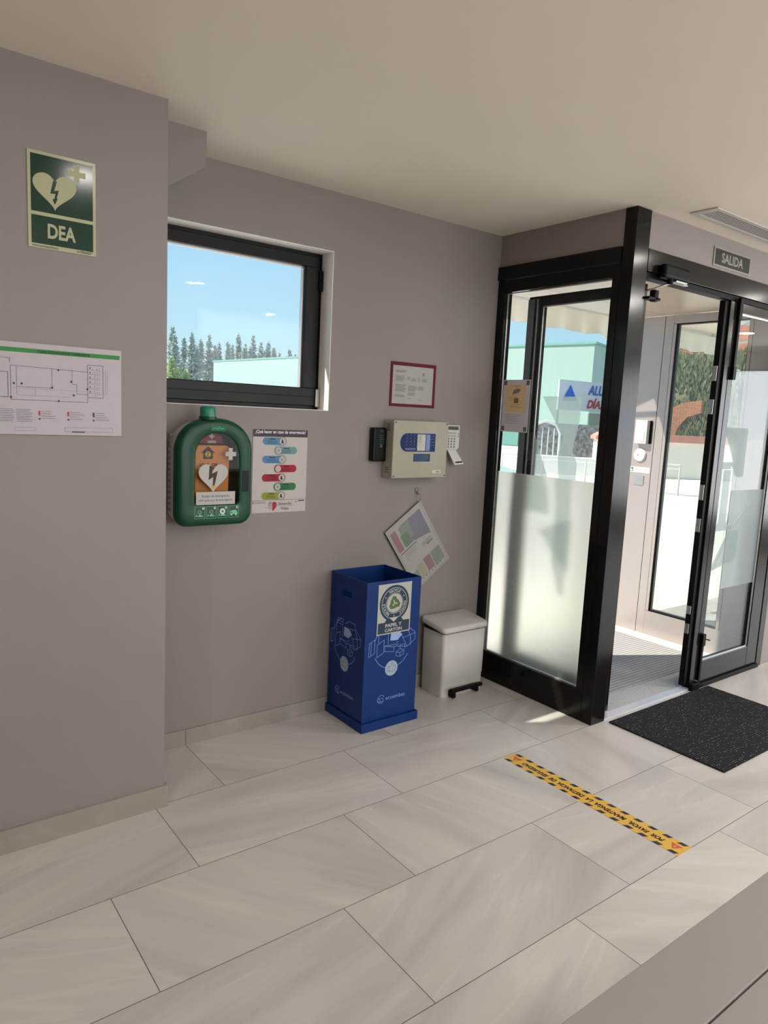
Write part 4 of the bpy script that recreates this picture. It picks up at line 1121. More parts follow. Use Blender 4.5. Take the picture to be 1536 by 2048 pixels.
def drawings(a, cu, s=1.0):
    """circle of paper items with a thumb up badge; cu = centre u, face width scaled by s"""
    S = lambda u: cu + (u - 0.174) * s
    P_ = lambda pts: [(S(u), v) for u, v in pts]
    w0 = 0.0022
    for a0, a1 in ((205, 262), (283, 330), (352, 38), (112, 160)):
        if a1 < a0: a1 += 360
        a.arc(S(0.174), 0.425, 0.118 * s, 0.0026, a0, a1, LN, 1, 26, ry=0.118)
    for pts in ([(0.028, 0.385), (0.028, 0.455), (0.062, 0.47), (0.062, 0.40), (0.028, 0.385)], [(0.04, 0.39), (0.04, 0.458)],
                [(0.078, 0.375), (0.078, 0.44), (0.12, 0.462), (0.12, 0.395), (0.078, 0.375)],
                [(0.085, 0.45), (0.085, 0.52), (0.145, 0.52), (0.145, 0.435)], [(0.085, 0.505), (0.145, 0.505)], [(0.095, 0.52), (0.105, 0.535), (0.15, 0.535), (0.145, 0.52)],
                [(0.215, 0.50), (0.275, 0.505), (0.32, 0.475), (0.32, 0.435), (0.27, 0.405), (0.205, 0.415)], [(0.215, 0.50), (0.24, 0.455), (0.32, 0.47)], [(0.24, 0.455), (0.27, 0.405)],
                [(0.17, 0.515), (0.20, 0.535), (0.265, 0.535), (0.275, 0.505)],
                [(0.125, 0.40), (0.125, 0.428), (0.195, 0.428), (0.21, 0.44)], [(0.125, 0.40), (0.185, 0.39), (0.185, 0.415), (0.215, 0.425)], [(0.185, 0.415), (0.125, 0.428)],
                [(0.20, 0.365), (0.20, 0.385), (0.225, 0.40), (0.25, 0.388), (0.25, 0.37), (0.225, 0.358), (0.20, 0.365)], [(0.225, 0.358), (0.225, 0.378), (0.25, 0.388)], [(0.225, 0.378), (0.20, 0.385)],
                [(0.225, 0.40), (0.225, 0.42), (0.255, 0.42), (0.255, 0.395)]):
        a.line(P_(pts), w0, LN, 1)
    a.poly(P_([(0.158, 0.452), (0.205, 0.448), (0.235, 0.475), (0.205, 0.498), (0.162, 0.500)]), ink(150, 172, 210), 2)
    a.disc(S(0.174), 0.305, 0.040 * s, ink(158, 170, 186), 2, 36, ry=0.040)
    q = ink(40, 62, 100)
    a.line(P_([(0.150, 0.290), (0.150, 0.315), (0.162, 0.315), (0.162, 0.290), (0.150, 0.290)]), 0.0016, q, 3)
    a.line(P_([(0.162, 0.313), (0.174, 0.320), (0.176, 0.336), (0.183, 0.333), (0.184, 0.316), (0.199, 0.316), (0.200, 0.309), (0.198, 0.300), (0.196, 0.292), (0.190, 0.287), (0.162, 0.290)]), 0.0016, q, 3)
    a.arc(S(0.117), 0.150, 0.021 * s, 0.0022, 20, 330, LN, 1, 24, ry=0.021); a.arc(S(0.121), 0.146, 0.010 * s, 0.002, 0, 359, LN, 1, 18, ry=0.010)
    a.arc(S(0.103), 0.146, 0.008 * s, 0.002, 0, 359, LN, 1, 14, ry=0.010)
    a.text('ecoembes', S(0.147), 0.140, 0.030, LN, 1, align='L', width=0.125 * s, height=0.021)
a = Art((bx0, by0 - 0.0002, 0), XW, ZW, 0.0002)
drawings(a, 0.174)
a.build('front_print', t)
a = Art((bx0 - 0.0002, by1, 0), (0, -1, 0), ZW, 0.0002)
drawings(a, 0.146, 0.92)
a.build('side_print', t)
# sticker
b = MB(); b.box(1.4715, 1.6825, by0 - 0.0022, by0 - 0.0012, 0.489, 0.748, ink(176, 176, 170)); st = b.build('sticker', t)
a = Art((1.4715, by0 - 0.0024, 0.489), XW, ZW, 0.00025)
DKB = ink(44, 62, 78); OLV = ink(84, 104, 66)
a.disc(0.104, 0.157, 0.093, DKB, 1, 56); a.arc(0.104, 0.157, 0.079, 0.003, 0, 360, WHT, 2, 50); a.arc(0.104, 0.157, 0.053, 0.002, 0, 360, WHT, 2, 40); a.disc(0.104, 0.157, 0.049, ink(176, 176, 170), 2, 40)
a.rect(0.006, 0.006, 0.205, 0.062, DKB, 1); a.poly([(0.045, 0.062), (0.165, 0.062), (0.145, 0.085), (0.065, 0.085)], DKB, 1)
a.poly([(0.080, 0.084), (0.128, 0.084), (0.128, 0.080), (0.104, 0.060), (0.080, 0.080)], WHT, 3)
for mid in (90, -28, 208): a.ringtext('RECYCLE', 0.104, 0.157, 0.0595, mid, 62, 0.019, WHT, 3, 0.02)
for q in (150, 30, 270): a.disc(0.104 + 0.066 * math.cos(math.radians(q)), 0.157 + 0.066 * math.sin(math.radians(q)), 0.0035, WHT, 3, 10)
for k in range(3):
    th_ = math.radians(120 * k)
    def RT(p):
        p = (p[0] * 1.25, p[1] * 1.2)
        return (0.104 + p[0] * math.cos(th_) - p[1] * math.sin(th_), 0.157 + p[0] * math.sin(th_) + p[1] * math.cos(th_))
    a.poly([RT(p) for p in ((-0.020, 0.010), (-0.010, 0.030), (0.004, 0.030), (0.014, 0.014), (0.020, 0.017), (0.012, 0.002), (-0.004, 0.004), (0.002, 0.008), (-0.004, 0.016), (-0.010, 0.004))], OLV, 3)
a.text('PAPEL Y', 0.104, 0.036, 0.026, WHT, 2, bold=0.03, width=0.105, height=0.018); a.text('CARTÓN', 0.104, 0.012, 0.026, WHT, 2, bold=0.03, width=0.108, height=0.021)
a.build('sticker_print', st)

# ================================================================== WHITE PEDAL BIN
t = empty('pedal_bin', (2.2, 0.32, 0), 'white plastic pedal bin with black foot pedal beside the blue box', 'bin')
M_BIN = mat('white_bin_plastic', srgb(198, 194, 189), 0.38, var=0.02, scale=20)
def rrect(x0, x1, y0, y1, r, n_=6):
    p = []
    for cx, cy, a0 in ((x1 - r, y0 + r, -90), (x1 - r, y1 - r, 0), (x0 + r, y1 - r, 90), (x0 + r, y0 + r, 180)):
        for i in range(n_ + 1):
            a_ = math.radians(a0 + 90 * i / n_); p.append((cx + r * math.cos(a_), cy + r * math.sin(a_)))
    return p
def vloft(loops, m, cap_top=False, cap_bot=False):
    mb = MB(); n_ = len(loops[0][0]); vs = []; fs = []
    for pts, z in loops:
        vs += [(x, y, z if not callable(z) else z(x, y)) for x, y in pts]
    for k in range(len(loops) - 1):
        for i in range(n_):
            j = (i + 1) % n_; fs.append((k * n_ + i, k * n_ + j, (k + 1) * n_ + j, (k + 1) * n_ + i))
    mb.add(vs, fs, m, True)
    if cap_top: mb.add(vs[-n_:], [list(range(n_))], m, True)
    if cap_bot: mb.add(vs[:n_], [list(range(n_))[::-1]], m)
    return mb
q0, q1, r0, r1 = 2.036, 2.366, 0.224, 0.420
b = vloft([(rrect(q0 + 0.006, q1 - 0.006, r0 + 0.006, r1 - 0.004, 0.02), 0.0), (rrect(q0 + 0.004, q1 - 0.004, r0 + 0.004, r1 - 0.003, 0.022), 0.10),
           (rrect(q0 + 0.003, q1 - 0.003, r0 + 0.001, r1 - 0.003, 0.022), 0.104), (rrect(q0, q1, r0, r1, 0.024), 0.372), (rrect(q0 + 0.008, q1 - 0.008, r0 + 0.008, r1 - 0.008, 0.02), 0.374)], M_BIN, cap_bot=True)
b.build('bin_body', t)
b = vloft([(rrect(q0 + 0.004, q1 - 0.004, r0 + 0.004, r1 - 0.004, 0.022), 0.374), (rrect(q0 + 0.004, q1 - 0.004, r0 + 0.004, r1 - 0.004, 0.022), 0.381)], M_BLACK); b.build('rim_seal', t)
zt = lambda x, y: 0.0
dome = lambda base, k: (lambda x, y: base + k * (1 - ((x - 2.2) / 0.18) ** 2 * 0.5) + (y - r0) * 0.13)
b = vloft([(rrect(q0 - 0.004, q1 + 0.002, r0 - 0.002, r1, 0.026), dome(0.383, 0.0)), (rrect(q0 - 0.011, q1 + 0.008, r0 - 0.008, r1 + 0.006, 0.028), dome(0.381, 0.0)),
           (rrect(q0 - 0.013, q1 + 0.010, r0 - 0.010, r1 + 0.007, 0.028), dome(0.388, 0.0)), (rrect(q0 - 0.011, q1 + 0.008, r0 - 0.008, r1 + 0.006, 0.028), dome(0.406, 0.0)),
           (rrect(q0 - 0.007, q1 + 0.004, r0 - 0.004, r1 + 0.003, 0.026), dome(0.4105, 0.001)), (rrect(q0 + 0.0, q1 - 0.003, r0 + 0.003, r1 - 0.003, 0.024), dome(0.412, 0.002)),
           (rrect(q0 + 0.04, q1 - 0.04, r0 + 0.03, r1 - 0.03, 0.02), dome(0.413, 0.006)), (rrect(q0 + 0.10, q1 - 0.10, r0 + 0.07, r1 - 0.07, 0.01), dome(0.4135, 0.009))], M_BIN, cap_top=True)
b.build('lid', t)
b = MB()
b.box(2.078, 2.318, 0.178, 0.205, 0.040, 0.060, M_BLACK, 0.005, 3)
b.box(2.095, 2.115, 0.186, 0.235, 0.005, 0.042, M_BLACK, 0.002); b.box(2.275, 2.295, 0.186, 0.235, 0.010, 0.042, M_BLACK, 0.002)
b.build('pedal', t)

# ================================================================== FLOOR TAPE, MATS
t = empty('floor_distance_tape', (1.87, -0.9, 0), 'yellow and black safety distance tape strip stuck on the floor tiles', 'floor tape')
tx0, tx1, ty0, ty1 = 1.822, 1.917, -1.352, -0.460
b = MB(); b.box(tx0, tx1, ty0, ty1, 0.0002, 0.0009, ink(214, 172, 78)); b.box(tx0 - 0.005, tx0, -0.905, ty1, 0.0002, 0.0006, ink(214, 208, 200)); b.build('tape_strip', t)
a = Art((tx1, ty0, 0.0010), (0, 1, 0), (-1, 0, 0), 0.0002)
L_ = ty1 - ty0; Wd = tx1 - tx0; NV = ink(48, 48, 60)
for i in range(14):
    u = 0.010 + i * (L_ - 0.03) / 13.4
    a.poly([(u, 0.0), (u + 0.030, 0.0), (u + 0.042, 0.018), (u + 0.012, 0.018)], NV, 1)
    a.poly([(u - 0.004, Wd - 0.018), (u + 0.026, Wd - 0.018), (u + 0.038, Wd), (u + 0.008, Wd)], NV, 1)
a.text('POR  FAVOR,  MANTENGA  LA  DISTANCIA  DE  SEGURIDAD', L_ / 2, Wd / 2 - 0.0135, 0.038, ink(56, 38, 34), 2, bold=0.045, width=L_ - 0.17, height=0.030, shear=0.25)
for u in (0.040, L_ - 0.04):
    a.poly([(u - 0.024, Wd / 2 - 0.017), (u + 0.024, Wd / 2 - 0.017), (u, Wd / 2 + 0.022)], ink(196, 92, 66), 2); a.rect(u - 0.002, Wd / 2 - 0.005, u + 0.002, Wd / 2 + 0.010, ink(214, 172, 78), 3); a.rect(u - 0.002, Wd / 2 - 0.012, u + 0.002, Wd / 2 - 0.008, ink(214, 172, 78), 3)
a.build('tape_print', t)

b = MB(); b.box(2.612, 3.622, -1.117, -0.482, 0.0003, 0.009, ribbed_mat('charcoal_ribbed_carpet', (0.024, 0.024, 0.028), 0.012, 'Y', 0.6), 0.003)
build_thing(b, 'door_mat', 'charcoal ribbed doormat with white flecks in front of the doors', 'mat')
b = MB(); b.box(2.75, 4.095, -0.245, 0.70, 0.0042, 0.012, ribbed_mat('grey_entrance_matting', (0.36, 0.345, 0.335), 0.028, 'Y', 0.3, 0.68), 0.002)
build_thing(b, 'entrance_mat', 'grey ribbed entrance matting half in sunlight inside the porch', 'mat')

# ================================================================== EXIT SIGN
t = empty('exit_sign', (3.415, -0.456, 2.47), 'dark rectangular SALIDA exit sign above the doors', 'sign')
x0, x1, z0, z1 = 3.214, 3.616, 2.468, 2.568
b = MB(); b.box(x0, x1, -0.4535, -0.4485, z0, z1, ink(150, 148, 138)); b.build('sign_board', t)
a = Art((x0, -0.4536, z0), XW, ZW, 0.0003)
a.rect(0.012, 0.010, 0.392, 0.092, ink(44, 46, 38)); a.text('SALIDA', 0.2, 0.026, 0.07, ink(150, 148, 138), 2, bold=0.025, width=0.235, height=0.052)
a.build('sign_print', t)

# ================================================================== THINGS ON THE PORCH WALL (facing -X)
PU_ = (0, -1, 0)
t = empty('intercom', (RX, 0.53, 1.45), 'white rectangular intercom box on the metal porch wall', 'intercom')
b = MB(); b.box(RX - 0.045, RX - 0.0005, 0.488, 0.588, 1.450, 1.627, M_WHITE, 0.004); b.box(RX - 0.012, RX - 0.0006, 0.474, 0.4875, 1.452, 1.625, M_BLACK, 0.001); b.build('housing', t)  # black strip beside the box stands for its cast shadow
b = MB(); b.box(RX - 0.0485, RX - 0.0455, 0.507, 0.555, 1.468, 1.528, ink(232, 230, 228), 0.001); b.build('button', t)
t = empty('door_bell', (RX, 0.552, 1.33), 'round white bell push below the intercom', 'doorbell')
b = MB(); b.tube([(RX - 0.0005, 0.552, 1.364), (RX - 0.012, 0.552, 1.364), (RX - 0.016, 0.552, 1.364)], [0.051, 0.049, 0.044], ink(232, 224, 226), 40); b.build('bell_cover', t)
a = Art((RX - 0.0165, 0.552, 1.364), PU_, ZW); a.disc(-0.010, 0.0, 0.006, ink(120, 104, 108), 1, 16); a.arc(0, 0, 0.040, 0.0015, 0, 360, ink(180, 172, 176), 1, 36); a.build('bell_button', t)
t = empty('bell_label', (RX, 0.55, 1.23), 'small white TIMBRE sticker under the bell push', 'label')
b = MB(); b.box(RX - 0.0015, RX - 0.0005, 0.462, 0.640, 1.231, 1.273, ink(238, 238, 236)); b.build('sticker', t)
a = Art((RX - 0.0016, 0.640, 1.231), PU_, ZW); a.rect(0.006, 0.005, 0.040, 0.037, ink(96, 104, 98)); a.poly([(0.010, 0.008), (0.026, 0.010), (0.036, 0.018), (0.022, 0.022), (0.018, 0.034), (0.010, 0.030)], ink(238, 238, 236), 2)
a.text('TIMBRE', 0.110, 0.011, 0.028, ink(110, 120, 124), 2, width=0.108, height=0.021); a.build('label_print', t)
b = MB(); b.box(RX - 0.004, RX - 0.0005, 0.503, 0.583, 1.135, 1.207, mat('grey_blank_plate', srgb(140, 142, 146), 0.4, var=0.03), 0.001)
build_thing(b, 'blank_plate', 'small grey square blanking plate below the bell sticker', 'plate')

# notice on the glass side panel (on the porch face of the glass)
t = empty('video_notice', (2.515, 0.26, 1.51), 'A4 holder with yellow video surveillance notice on the side glass', 'notice')
b = MB(); b.box(2.5160, 2.5180, 0.163, 0.367, 1.514, 1.813, mat('backlit_tint_holder', srgb(205, 203, 208), 0.4, var=0.02)); b.build('holder', t)  # light from behind put into the pale holder and print colours
a = Art((2.5158, 0.367, 1.514), PU_, ZW, 0.0003)
a.rect(0.026, 0.115, 0.178, 0.272, ink(222, 196, 150)); c = ink(120, 116, 112)
for u_, v_ in ((0.004, 0.268), (0.176, 0.268), (0.004, 0.006), (0.176, 0.006)): a.rect(u_, v_, u_ + 0.024, v_ + 0.026, ink(104, 102, 102), 1)
a.rect(0.068, 0.262, 0.138, 0.264, c, 2); a.rect(0.100, 0.244, 0.103, 0.262, c, 2); a.poly([(0.074, 0.215), (0.120, 0.224), (0.136, 0.238), (0.124, 0.250), (0.082, 0.240)], ink(132, 126, 116), 2)
a.rect(0.090, 0.165, 0.124, 0.195, ink(150, 110, 60), 2); a.textlines(0.044, 0.14, 0.202, 3, 0.010, c, 2, 0.0016, 2); a.textlines(0.06, 0.15, 0.158, 3, 0.008, c, 2, 0.0016, 8); a.textlines(0.03, 0.15, 0.10, 6, 0.010, c, 2, 0.0016, 5)
a.build('notice_print', t)

# ================================================================== RECEPTION COUNTER (foreground)
t = empty('reception_counter', (0.35, -2.5, 0), 'mauve-grey painted reception counter in the near right corner', 'counter')
M_CT = mat('counter_paint', srgb(132, 125, 121), 0.5, var=0.015, scale=4, bump=0.04, bscale=300)
b = MB(); b.box(-0.35, 1.1, -2.72, -2.275, 0.0, 1.02, M_CT, 0.002); b.build('counter_front', t)
b = MB(); b.box(-0.35, 1.1, -2.341, -2.265, 1.021, 1.05, M_CT, 0.001); b.box(-0.35, 1.1, -2.74, -2.3425, 1.021, 1.0495, M_CT, 0.001); b.build('counter_top', t)

# ================================================================== OUTSIDE
b = MB()
b.box(-60, 140, YO, 160, -0.2, -0.03, M_CONC); b.box(5.0, 140, -60, YO, -0.2, -0.03, M_CONC); b.box(-60, 5.0, -60, -7.2, -0.2, -0.03, M_CONC)
build_thing(b, 'ground_outside', 'sunlit pale concrete yard outside the building', 'ground', kind='structure')

# awning over the entrance
t = empty('awning', (5.0, 0.8, 2.6), 'beige fabric awning with scalloped hanging valance outside the porch', 'awning')
M_AW = mat('cream_awning_canvas', srgb(246, 240, 230), 0.8, var=0.03, scale=6)
def sheet(fn, nu, nv, m, name, parent, thick=0.003):
    vs = []; fs = []
    for i in range(nu + 1):
        for j in range(nv + 1):
            vs.append(Vector(fn(i / nu, j / nv)))
    for i in range(nu):
        for j in range(nv):
            a_ = i * (nv + 1) + j; fs.append((a_, a_ + nv + 1, a_ + nv + 2, a_ + 1))
    mb = MB(); mb.add(vs, fs, m, True); o = mb.build(name, parent)
    md = o.modifiers.new('thickness', 'SOLIDIFY'); md.thickness = thick
    return o
sheet(lambda u, v: (3.45 + u * 3.4, 1.45 - 0.72 * v, 2.56 + 0.32 * v), 20, 6, M_AW, 'canopy', t)
sheet(lambda u, v: (3.45 + u * 3.4, 1.45 + 0.022 * math.sin(u * 75) * v, 2.56 - (0.185 + 0.02 * abs(math.sin(u * 24))) * v), 220, 6, M_AW, 'valance', t)
b = MB(); b.cyl((3.45, 1.45, 2.565), (6.85, 1.45, 2.565), 0.018, M_WHITE, 12)
for x_ in (3.6, 6.7): b.tube([(x_, 0.74, 2.50), (x_, 1.15, 2.47), (x_, 1.44, 2.55)], 0.014, M_WHITE, 8)
b.build('awning_arm', t)

# green warehouse across the yard
M_WH = mat('mint_green_cladding', srgb(150, 174, 163), 0.6, var=0.03, scale=0.3, stretch=(4, 4, 0.05))
t = empty('warehouse', (32, 40, 0), 'long mint-green warehouse across the yard', 'building')
b = MB()
b.prism([(30.07, 67.3), (31.94, 29.02), (32.87, 22.7), (34.6, 23.3), (60, 30), (60, 72)], (0, 0, -0.03), XW, (0, 1, 0), ZW, 5.95, M_WH)
b.build('cladding_walls', t)
b = MB()
b.prism([(30.0, 67.4), (31.87, 28.97), (32.80, 22.55), (34.7, 23.2), (60.1, 29.9), (60.1, 72.1)], (0, 0, 5.92), XW, (0, 1, 0), ZW, 0.12, mat('roof_trim_green', srgb(110, 160, 150), 0.5, var=0.03))
b.build('roof_trim', t)
b = MB()
b.prism([(-0.9, 0), (0.9, 0), (0.9, 2.6), (-0.9, 2.6)], (31.98, 28.0, 0), Vector((0.146, -0.989, 0)), ZW, (-0.989, -0.146, 0), 0.06, mat('roller_door', srgb(96, 142, 132), 0.6, var=0.04), 0.01)
b.build('door', t)

# ALUM banner sign and grey board
U2 = Vector((1, -0.05, 0)).normalized()
t = empty('banner_sign', (22.3, 15, 0), 'white roadside banner with blue triangle and ALUM lettering', 'sign')
b = MB(); b.prism([(0, 0), (4.2, 0), (4.2, 1.12), (0, 1.12)], (20.80, 15.0, 2.02), U2, ZW, (0, 1, 0), 0.06, mat('banner_white', srgb(222, 232, 240), 0.5, var=0.02)); b.build('sign_board', t)
a = Art((20.80, 14.98, 2.02), U2, ZW, 0.01)
a.poly([(0.20, 0.36), (1.0, 0.36), (0.60, 0.95)], ink(40, 110, 220), 1); a.text('ALUM', 1.60, 0.62, 0.5, ink(10, 110, 190), 1, align='L', bold=0.03, shear=0.25, width=1.35, height=0.38)
a.text('DÍAZ', 1.60, 0.12, 0.5, ink(206, 40, 60), 1, align='L', bold=0.03, shear=0.25, width=1.15, height=0.40); a.build('sign_print', t)
b = MB()
for x_ in (20.9, 24.6): b.cyl((x_, 15.08, -0.03), (x_, 15.08, 3.1), 0.05, M_STEEL, 10)
b.build('sign_post', t)
b = MB(); b.prism([(0, 0), (2.4, 0), (2.4, 0.9), (0, 0.9)], (22.2, 14.6, 1.05), U2, ZW, (0, 1, 0), 0.06, mat('grey_green_board', srgb(140, 160, 152), 0.5, var=0.03))
for x_ in (22.5, 24.3): b.cyl((x_, 14.68, -0.03), (x_, 14.68, 1.1), 0.04, M_STEEL, 8)
build_thing(b, 'notice_board', 'grey-green notice board beneath the white banner', 'board')

# low wall with brick coping, gate, railing
t = empty('garden_wall', (18.5, 10.5, 0), 'low cream wall with terracotta coping across the yard', 'wall')
M_CW = mat('cream_render', srgb(244, 240, 224), 0.85, var=0.04, scale=2)
b = MB(); b.prism([(0, 0), (5.0, 0), (5.0, 1.15), (0, 1.15)], (17.9, 11.0, -0.03), Vector((0.86, -0.5, 0)).normalized(), ZW, Vector((0.5, 0.86, 0)), 0.25, M_CW)
b.prism([(-1.9, 0), (0, 0), (0, 0.55), (-1.9, 0.55)], (17.9, 11.0, -0.03), Vector((0.86, -0.5, 0)).normalized(), ZW, Vector((0.5, 0.86, 0)), 0.22, M_CW); b.build('wall_body', t)
b = MB(); b.prism([(-0.08, 0), (5.1, 0), (5.1, 0.10), (4.9, 0.22), (0.12, 0.22), (-0.08, 0.10)], (17.83, 10.9, 1.11), Vector((0.86, -0.5, 0)).normalized(), ZW, Vector((0.5, 0.86, 0)), 0.42, mat('terracotta_coping', srgb(220, 150, 128), 0.8, var=0.12, scale=6)); b.build('coping', t)
t = empty('garden_gate', (16.5, 12.0, 0), 'white arched garden gate beside the low cream wall', 'gate')
b = MB(); gU = Vector((0.80, -0.6, 0)).normalized(); gO = Vector((16.35, 12.3, -0.03))
P3 = lambda u, z: gO + gU * u + Vector((0, 0, z))
b.tube([P3(0, 0), P3(0, 1.25), P3(0.14, 1.5), P3(0.45, 1.62), P3(0.76, 1.5), P3(0.9, 1.25), P3(0.9, 0)], 0.045, M_WHITE, 8)
b.build('gate_frame', t)
for k in range(4):
    b = MB(); b.tube([P3(0.18 + k * 0.18, 0.1), P3(0.18 + k * 0.18, 1.42)], 0.02, M_WHITE, 6); b.build('gate_bar', t)
t = empty('railing', (15.5, 9.6, 0), 'pale metal railing along the edge of the yard', 'railing')
b = MB(); rU = Vector((0.42, -0.907, 0)); rO = Vector((12.9, 11.6, -0.03)); P4 = lambda u, z: rO + rU * u + Vector((0, 0, z))
b.tube([P4(0, 0.72), P4(5.5, 0.72)], 0.03, M_WHITE, 8); b.tube([P4(0, 0.62), P4(5.5, 0.62)], 0.02, M_WHITE, 8); b.build('rail', t)
for k in range(6):
    b = MB(); b.tube([P4(k * 1.1, 0), P4(k * 1.1, 0.72)], 0.025, M_WHITE, 6); b.build('railing_post', t)

# pebble-dash wall behind the gate
b = MB(); b.prism([(0, 0), (3.6, 0), (3.6, 1.55), (0, 1.55)], (17.2, 13.3, -0.03), Vector((0.85, -0.52, 0)).normalized(), ZW, Vector((0.52, 0.85, 0)), 0.2, mat('pebble_dash', srgb(150, 148, 144), 0.9, var=0.55, scale=9))
build_thing(b, 'stone_wall', 'rough grey stone wall behind the white gate', 'wall')

# parked red car, only a sliver of its bonnet shows
t = empty('car', (4.4, 3.4, -0.03), 'pale parked car with red roof trim just outside, behind the side glass', 'car')
M_CAR = mat('silver_car_paint', srgb(214, 216, 222), 0.25, var=0.02, coat=1.0); M_CAR2 = mat('red_car_paint', srgb(190, 20, 50), 0.25, var=0.02, coat=1.0)
cF = Vector((0.70, -0.714, 0)); cG = Vector((0.714, 0.70, 0)); cO = Vector((6.35, 2.70, -0.03))
prof = [(0, 0.28), (0.02, 0.62), (-0.10, 0.78), (-1.15, 1.00), (-1.85, 1.42), (-3.0, 1.46), (-3.8, 1.10), (-4.1, 1.0), (-4.15, 0.35), (-3.9, 0.25), (-0.3, 0.22)]
b = MB(); b.prism(prof, cO, cF, ZW, cG, 1.7, M_CAR, 0.05, 3); b.build('car_body', t)
b = MB(); b.prism([(-1.10, 1.0), (-1.85, 1.43), (-1.85, 1.47), (-3.0, 1.51), (-3.85, 1.12), (-3.8, 1.10), (-3.0, 1.465), (-1.86, 1.425)], cO - cG * 0.02, cF, ZW, cG, 1.74, M_CAR2, 0.004); b.build('roof_trim', t)
gl_ = mat('car_glass', srgb(40, 48, 54), 0.08, var=0.02)
b = MB(); b.prism([(-1.35, 1.03), (-1.93, 1.37), (-2.9, 1.40), (-3.55, 1.08)], cO - cG * 0.012, cF, ZW, cG, 1.724, gl_, 0.004); b.build('side_window', t)
b = MB()
ws = [cO + cF * -1.20 + cG * 0.15 + Vector((0, 0, 1.035)), cO + cF * -1.20 + cG * 1.55 + Vector((0, 0, 1.035)), cO + cF * -1.80 + cG * 1.45 + Vector((0, 0, 1.405)), cO + cF * -1.80 + cG * 0.25 + Vector((0, 0, 1.405))]
b.add(ws, [(0, 1, 2, 3)], gl_); b.build('windscreen', t)
for f_ in (-0.85, -3.35):
    for g_ in (-0.02, 1.52):
        b = MB(); c_ = cO + cF * f_ + cG * g_ + Vector((0, 0, 0.30)); b.cyl(c_, c_ + cG * 0.2, 0.30, M_BLACK, 28); b.cyl(c_ - cG * 0.005, c_ + cG * 0.205, 0.17, M_STEEL, 20); b.build('wheel', t)

# hedge, brick arch, tiled roof and lamp post beyond the porch window
def leafy(mb, box, n, size, mats, rnd, stretch=(1, 1, 1)):
    x0, x1, y0, y1, z0, z1 = box
    for i in range(n):
        c = Vector((rnd.uniform(x0, x1), rnd.uniform(y0, y1), rnd.uniform(z0, z1)))
        d1 = Vector((rnd.gauss(0, 1) * stretch[0], rnd.gauss(0, 1) * stretch[1], rnd.gauss(0, 1) * stretch[2])) * size
        d2 = Vector((rnd.gauss(0, 1), rnd.gauss(0, 1), rnd.gauss(0, 0.6))) * size * 0.45
        mb.add([c - d1, c + d2, c + d1, c - d2], [(0, 1, 2, 3)], mats[rnd.randrange(len(mats))])
HG = [mat('cypress_green_%s' % n_, c_, 0.8, var=0.15, scale=3) for n_, c_ in (('dark', srgb(112, 114, 78)), ('mid', srgb(122, 124, 86)), ('light', srgb(134, 136, 96)))]
rn = random.Random(3)
hU = Vector((0.37, -0.93, 0)).normalized()
b = MB()
hO = Vector((21.2, 13.0, -0.03))
b.prism([(0, 0), (5.2, 0), (5.2, 4.1), (0, 4.1)], hO + Vector((0.5, 0.3, 0)), hU, ZW, Vector((0.93, 0.37, 0)), 0.8, HG[0])
for i in range(12000):
    u = rn.uniform(-0.1, 5.3); z = rn.uniform(0.0, 4.25); dd = rn.uniform(-0.15, 0.5)
    c = hO + hU * u + Vector((0.93, 0.37, 0)) * dd + Vector((0, 0, z))
    k = 0.06 + 0.08 * rn.random()
    d1 = (hU * rn.gauss(0, 0.25) + Vector((0, 0, 1))) * k; d2 = (hU * rn.gauss(0, 1) + Vector((rn.gauss(0, 0.4), rn.gauss(0, 0.4), 0))) * k * 0.16
    b.add([c - d1, c + d2, c + d1, c - d2], [(0, 1, 2, 3)], HG[rn.randrange(3)])
build_thing(b, 'cypress_hedge', 'tall clipped olive-green cypress hedge beyond the paved yard', 'hedge')
t = empty('brick_archway', (21.6, 10.1, 0), 'orange brick archway end in front of the cypress hedge', 'archway')
M_BR = bpy.data.materials.new('orange_brick'); M_BR.use_nodes = True
n_ = M_BR.node_tree.nodes; l_ = M_BR.node_tree.links
br = n_.new('ShaderNodeTexBrick'); br.inputs['Color1'].default_value = srgb(176, 108, 66); br.inputs['Color2'].default_value = srgb(150, 84, 52); br.inputs['Mortar'].default_value = srgb(190, 170, 150)
br.inputs['Scale'].default_value = 8.0; br.inputs['Mortar Size'].default_value = 0.02
tc_ = n_.new('ShaderNodeTexCoord'); mp_ = n_.new('ShaderNodeMapping'); mp_.inputs['Rotation'].default_value = (math.pi / 2, 0, 0)
l_.new(tc_.outputs['Object'], mp_.inputs[0]); l_.new(mp_.outputs[0], br.inputs['Vector']); l_.new(br.outputs[0], n_['Principled BSDF'].inputs['Base Color']); n_['Principled BSDF'].inputs['Roughness'].default_value = 0.9
arc_ = [(0, 0), (0.05, 1.1), (0.2, 1.7), (0.5, 2.15), (0.95, 2.4), (1.5, 2.5), (1.5, 2.1), (1.1, 1.95), (0.85, 1.6), (0.75, 1.1), (0.72, 0)]
b = MB(); b.prism(arc_, Vector((21.05, 11.15, -0.03)), hU, ZW, Vector((-0.93, -0.37, 0)), 0.45, M_BR); b.build('arch_masonry', t)
b = MB()
for i in range(60):
    c = Vector((21.0, 11.1, 0)) + hU * rn.uniform(0.1, 1.0) + Vector((-0.2, 0, 1.75 + rn.uniform(0, 0.9))); k = 0.16
    b.add([c, c + hU * k + Vector((0, 0, k * .4)), c + hU * k * 1.6 + Vector((0, 0, -k)), c + Vector((0, 0, -k))], [(0, 1, 2, 3)], HG[rn.randrange(3)])
b.build('ivy', t)
t = empty('tiled_house', (28, 11, 0), 'distant house with terracotta tiled roof above the hedge', 'building')
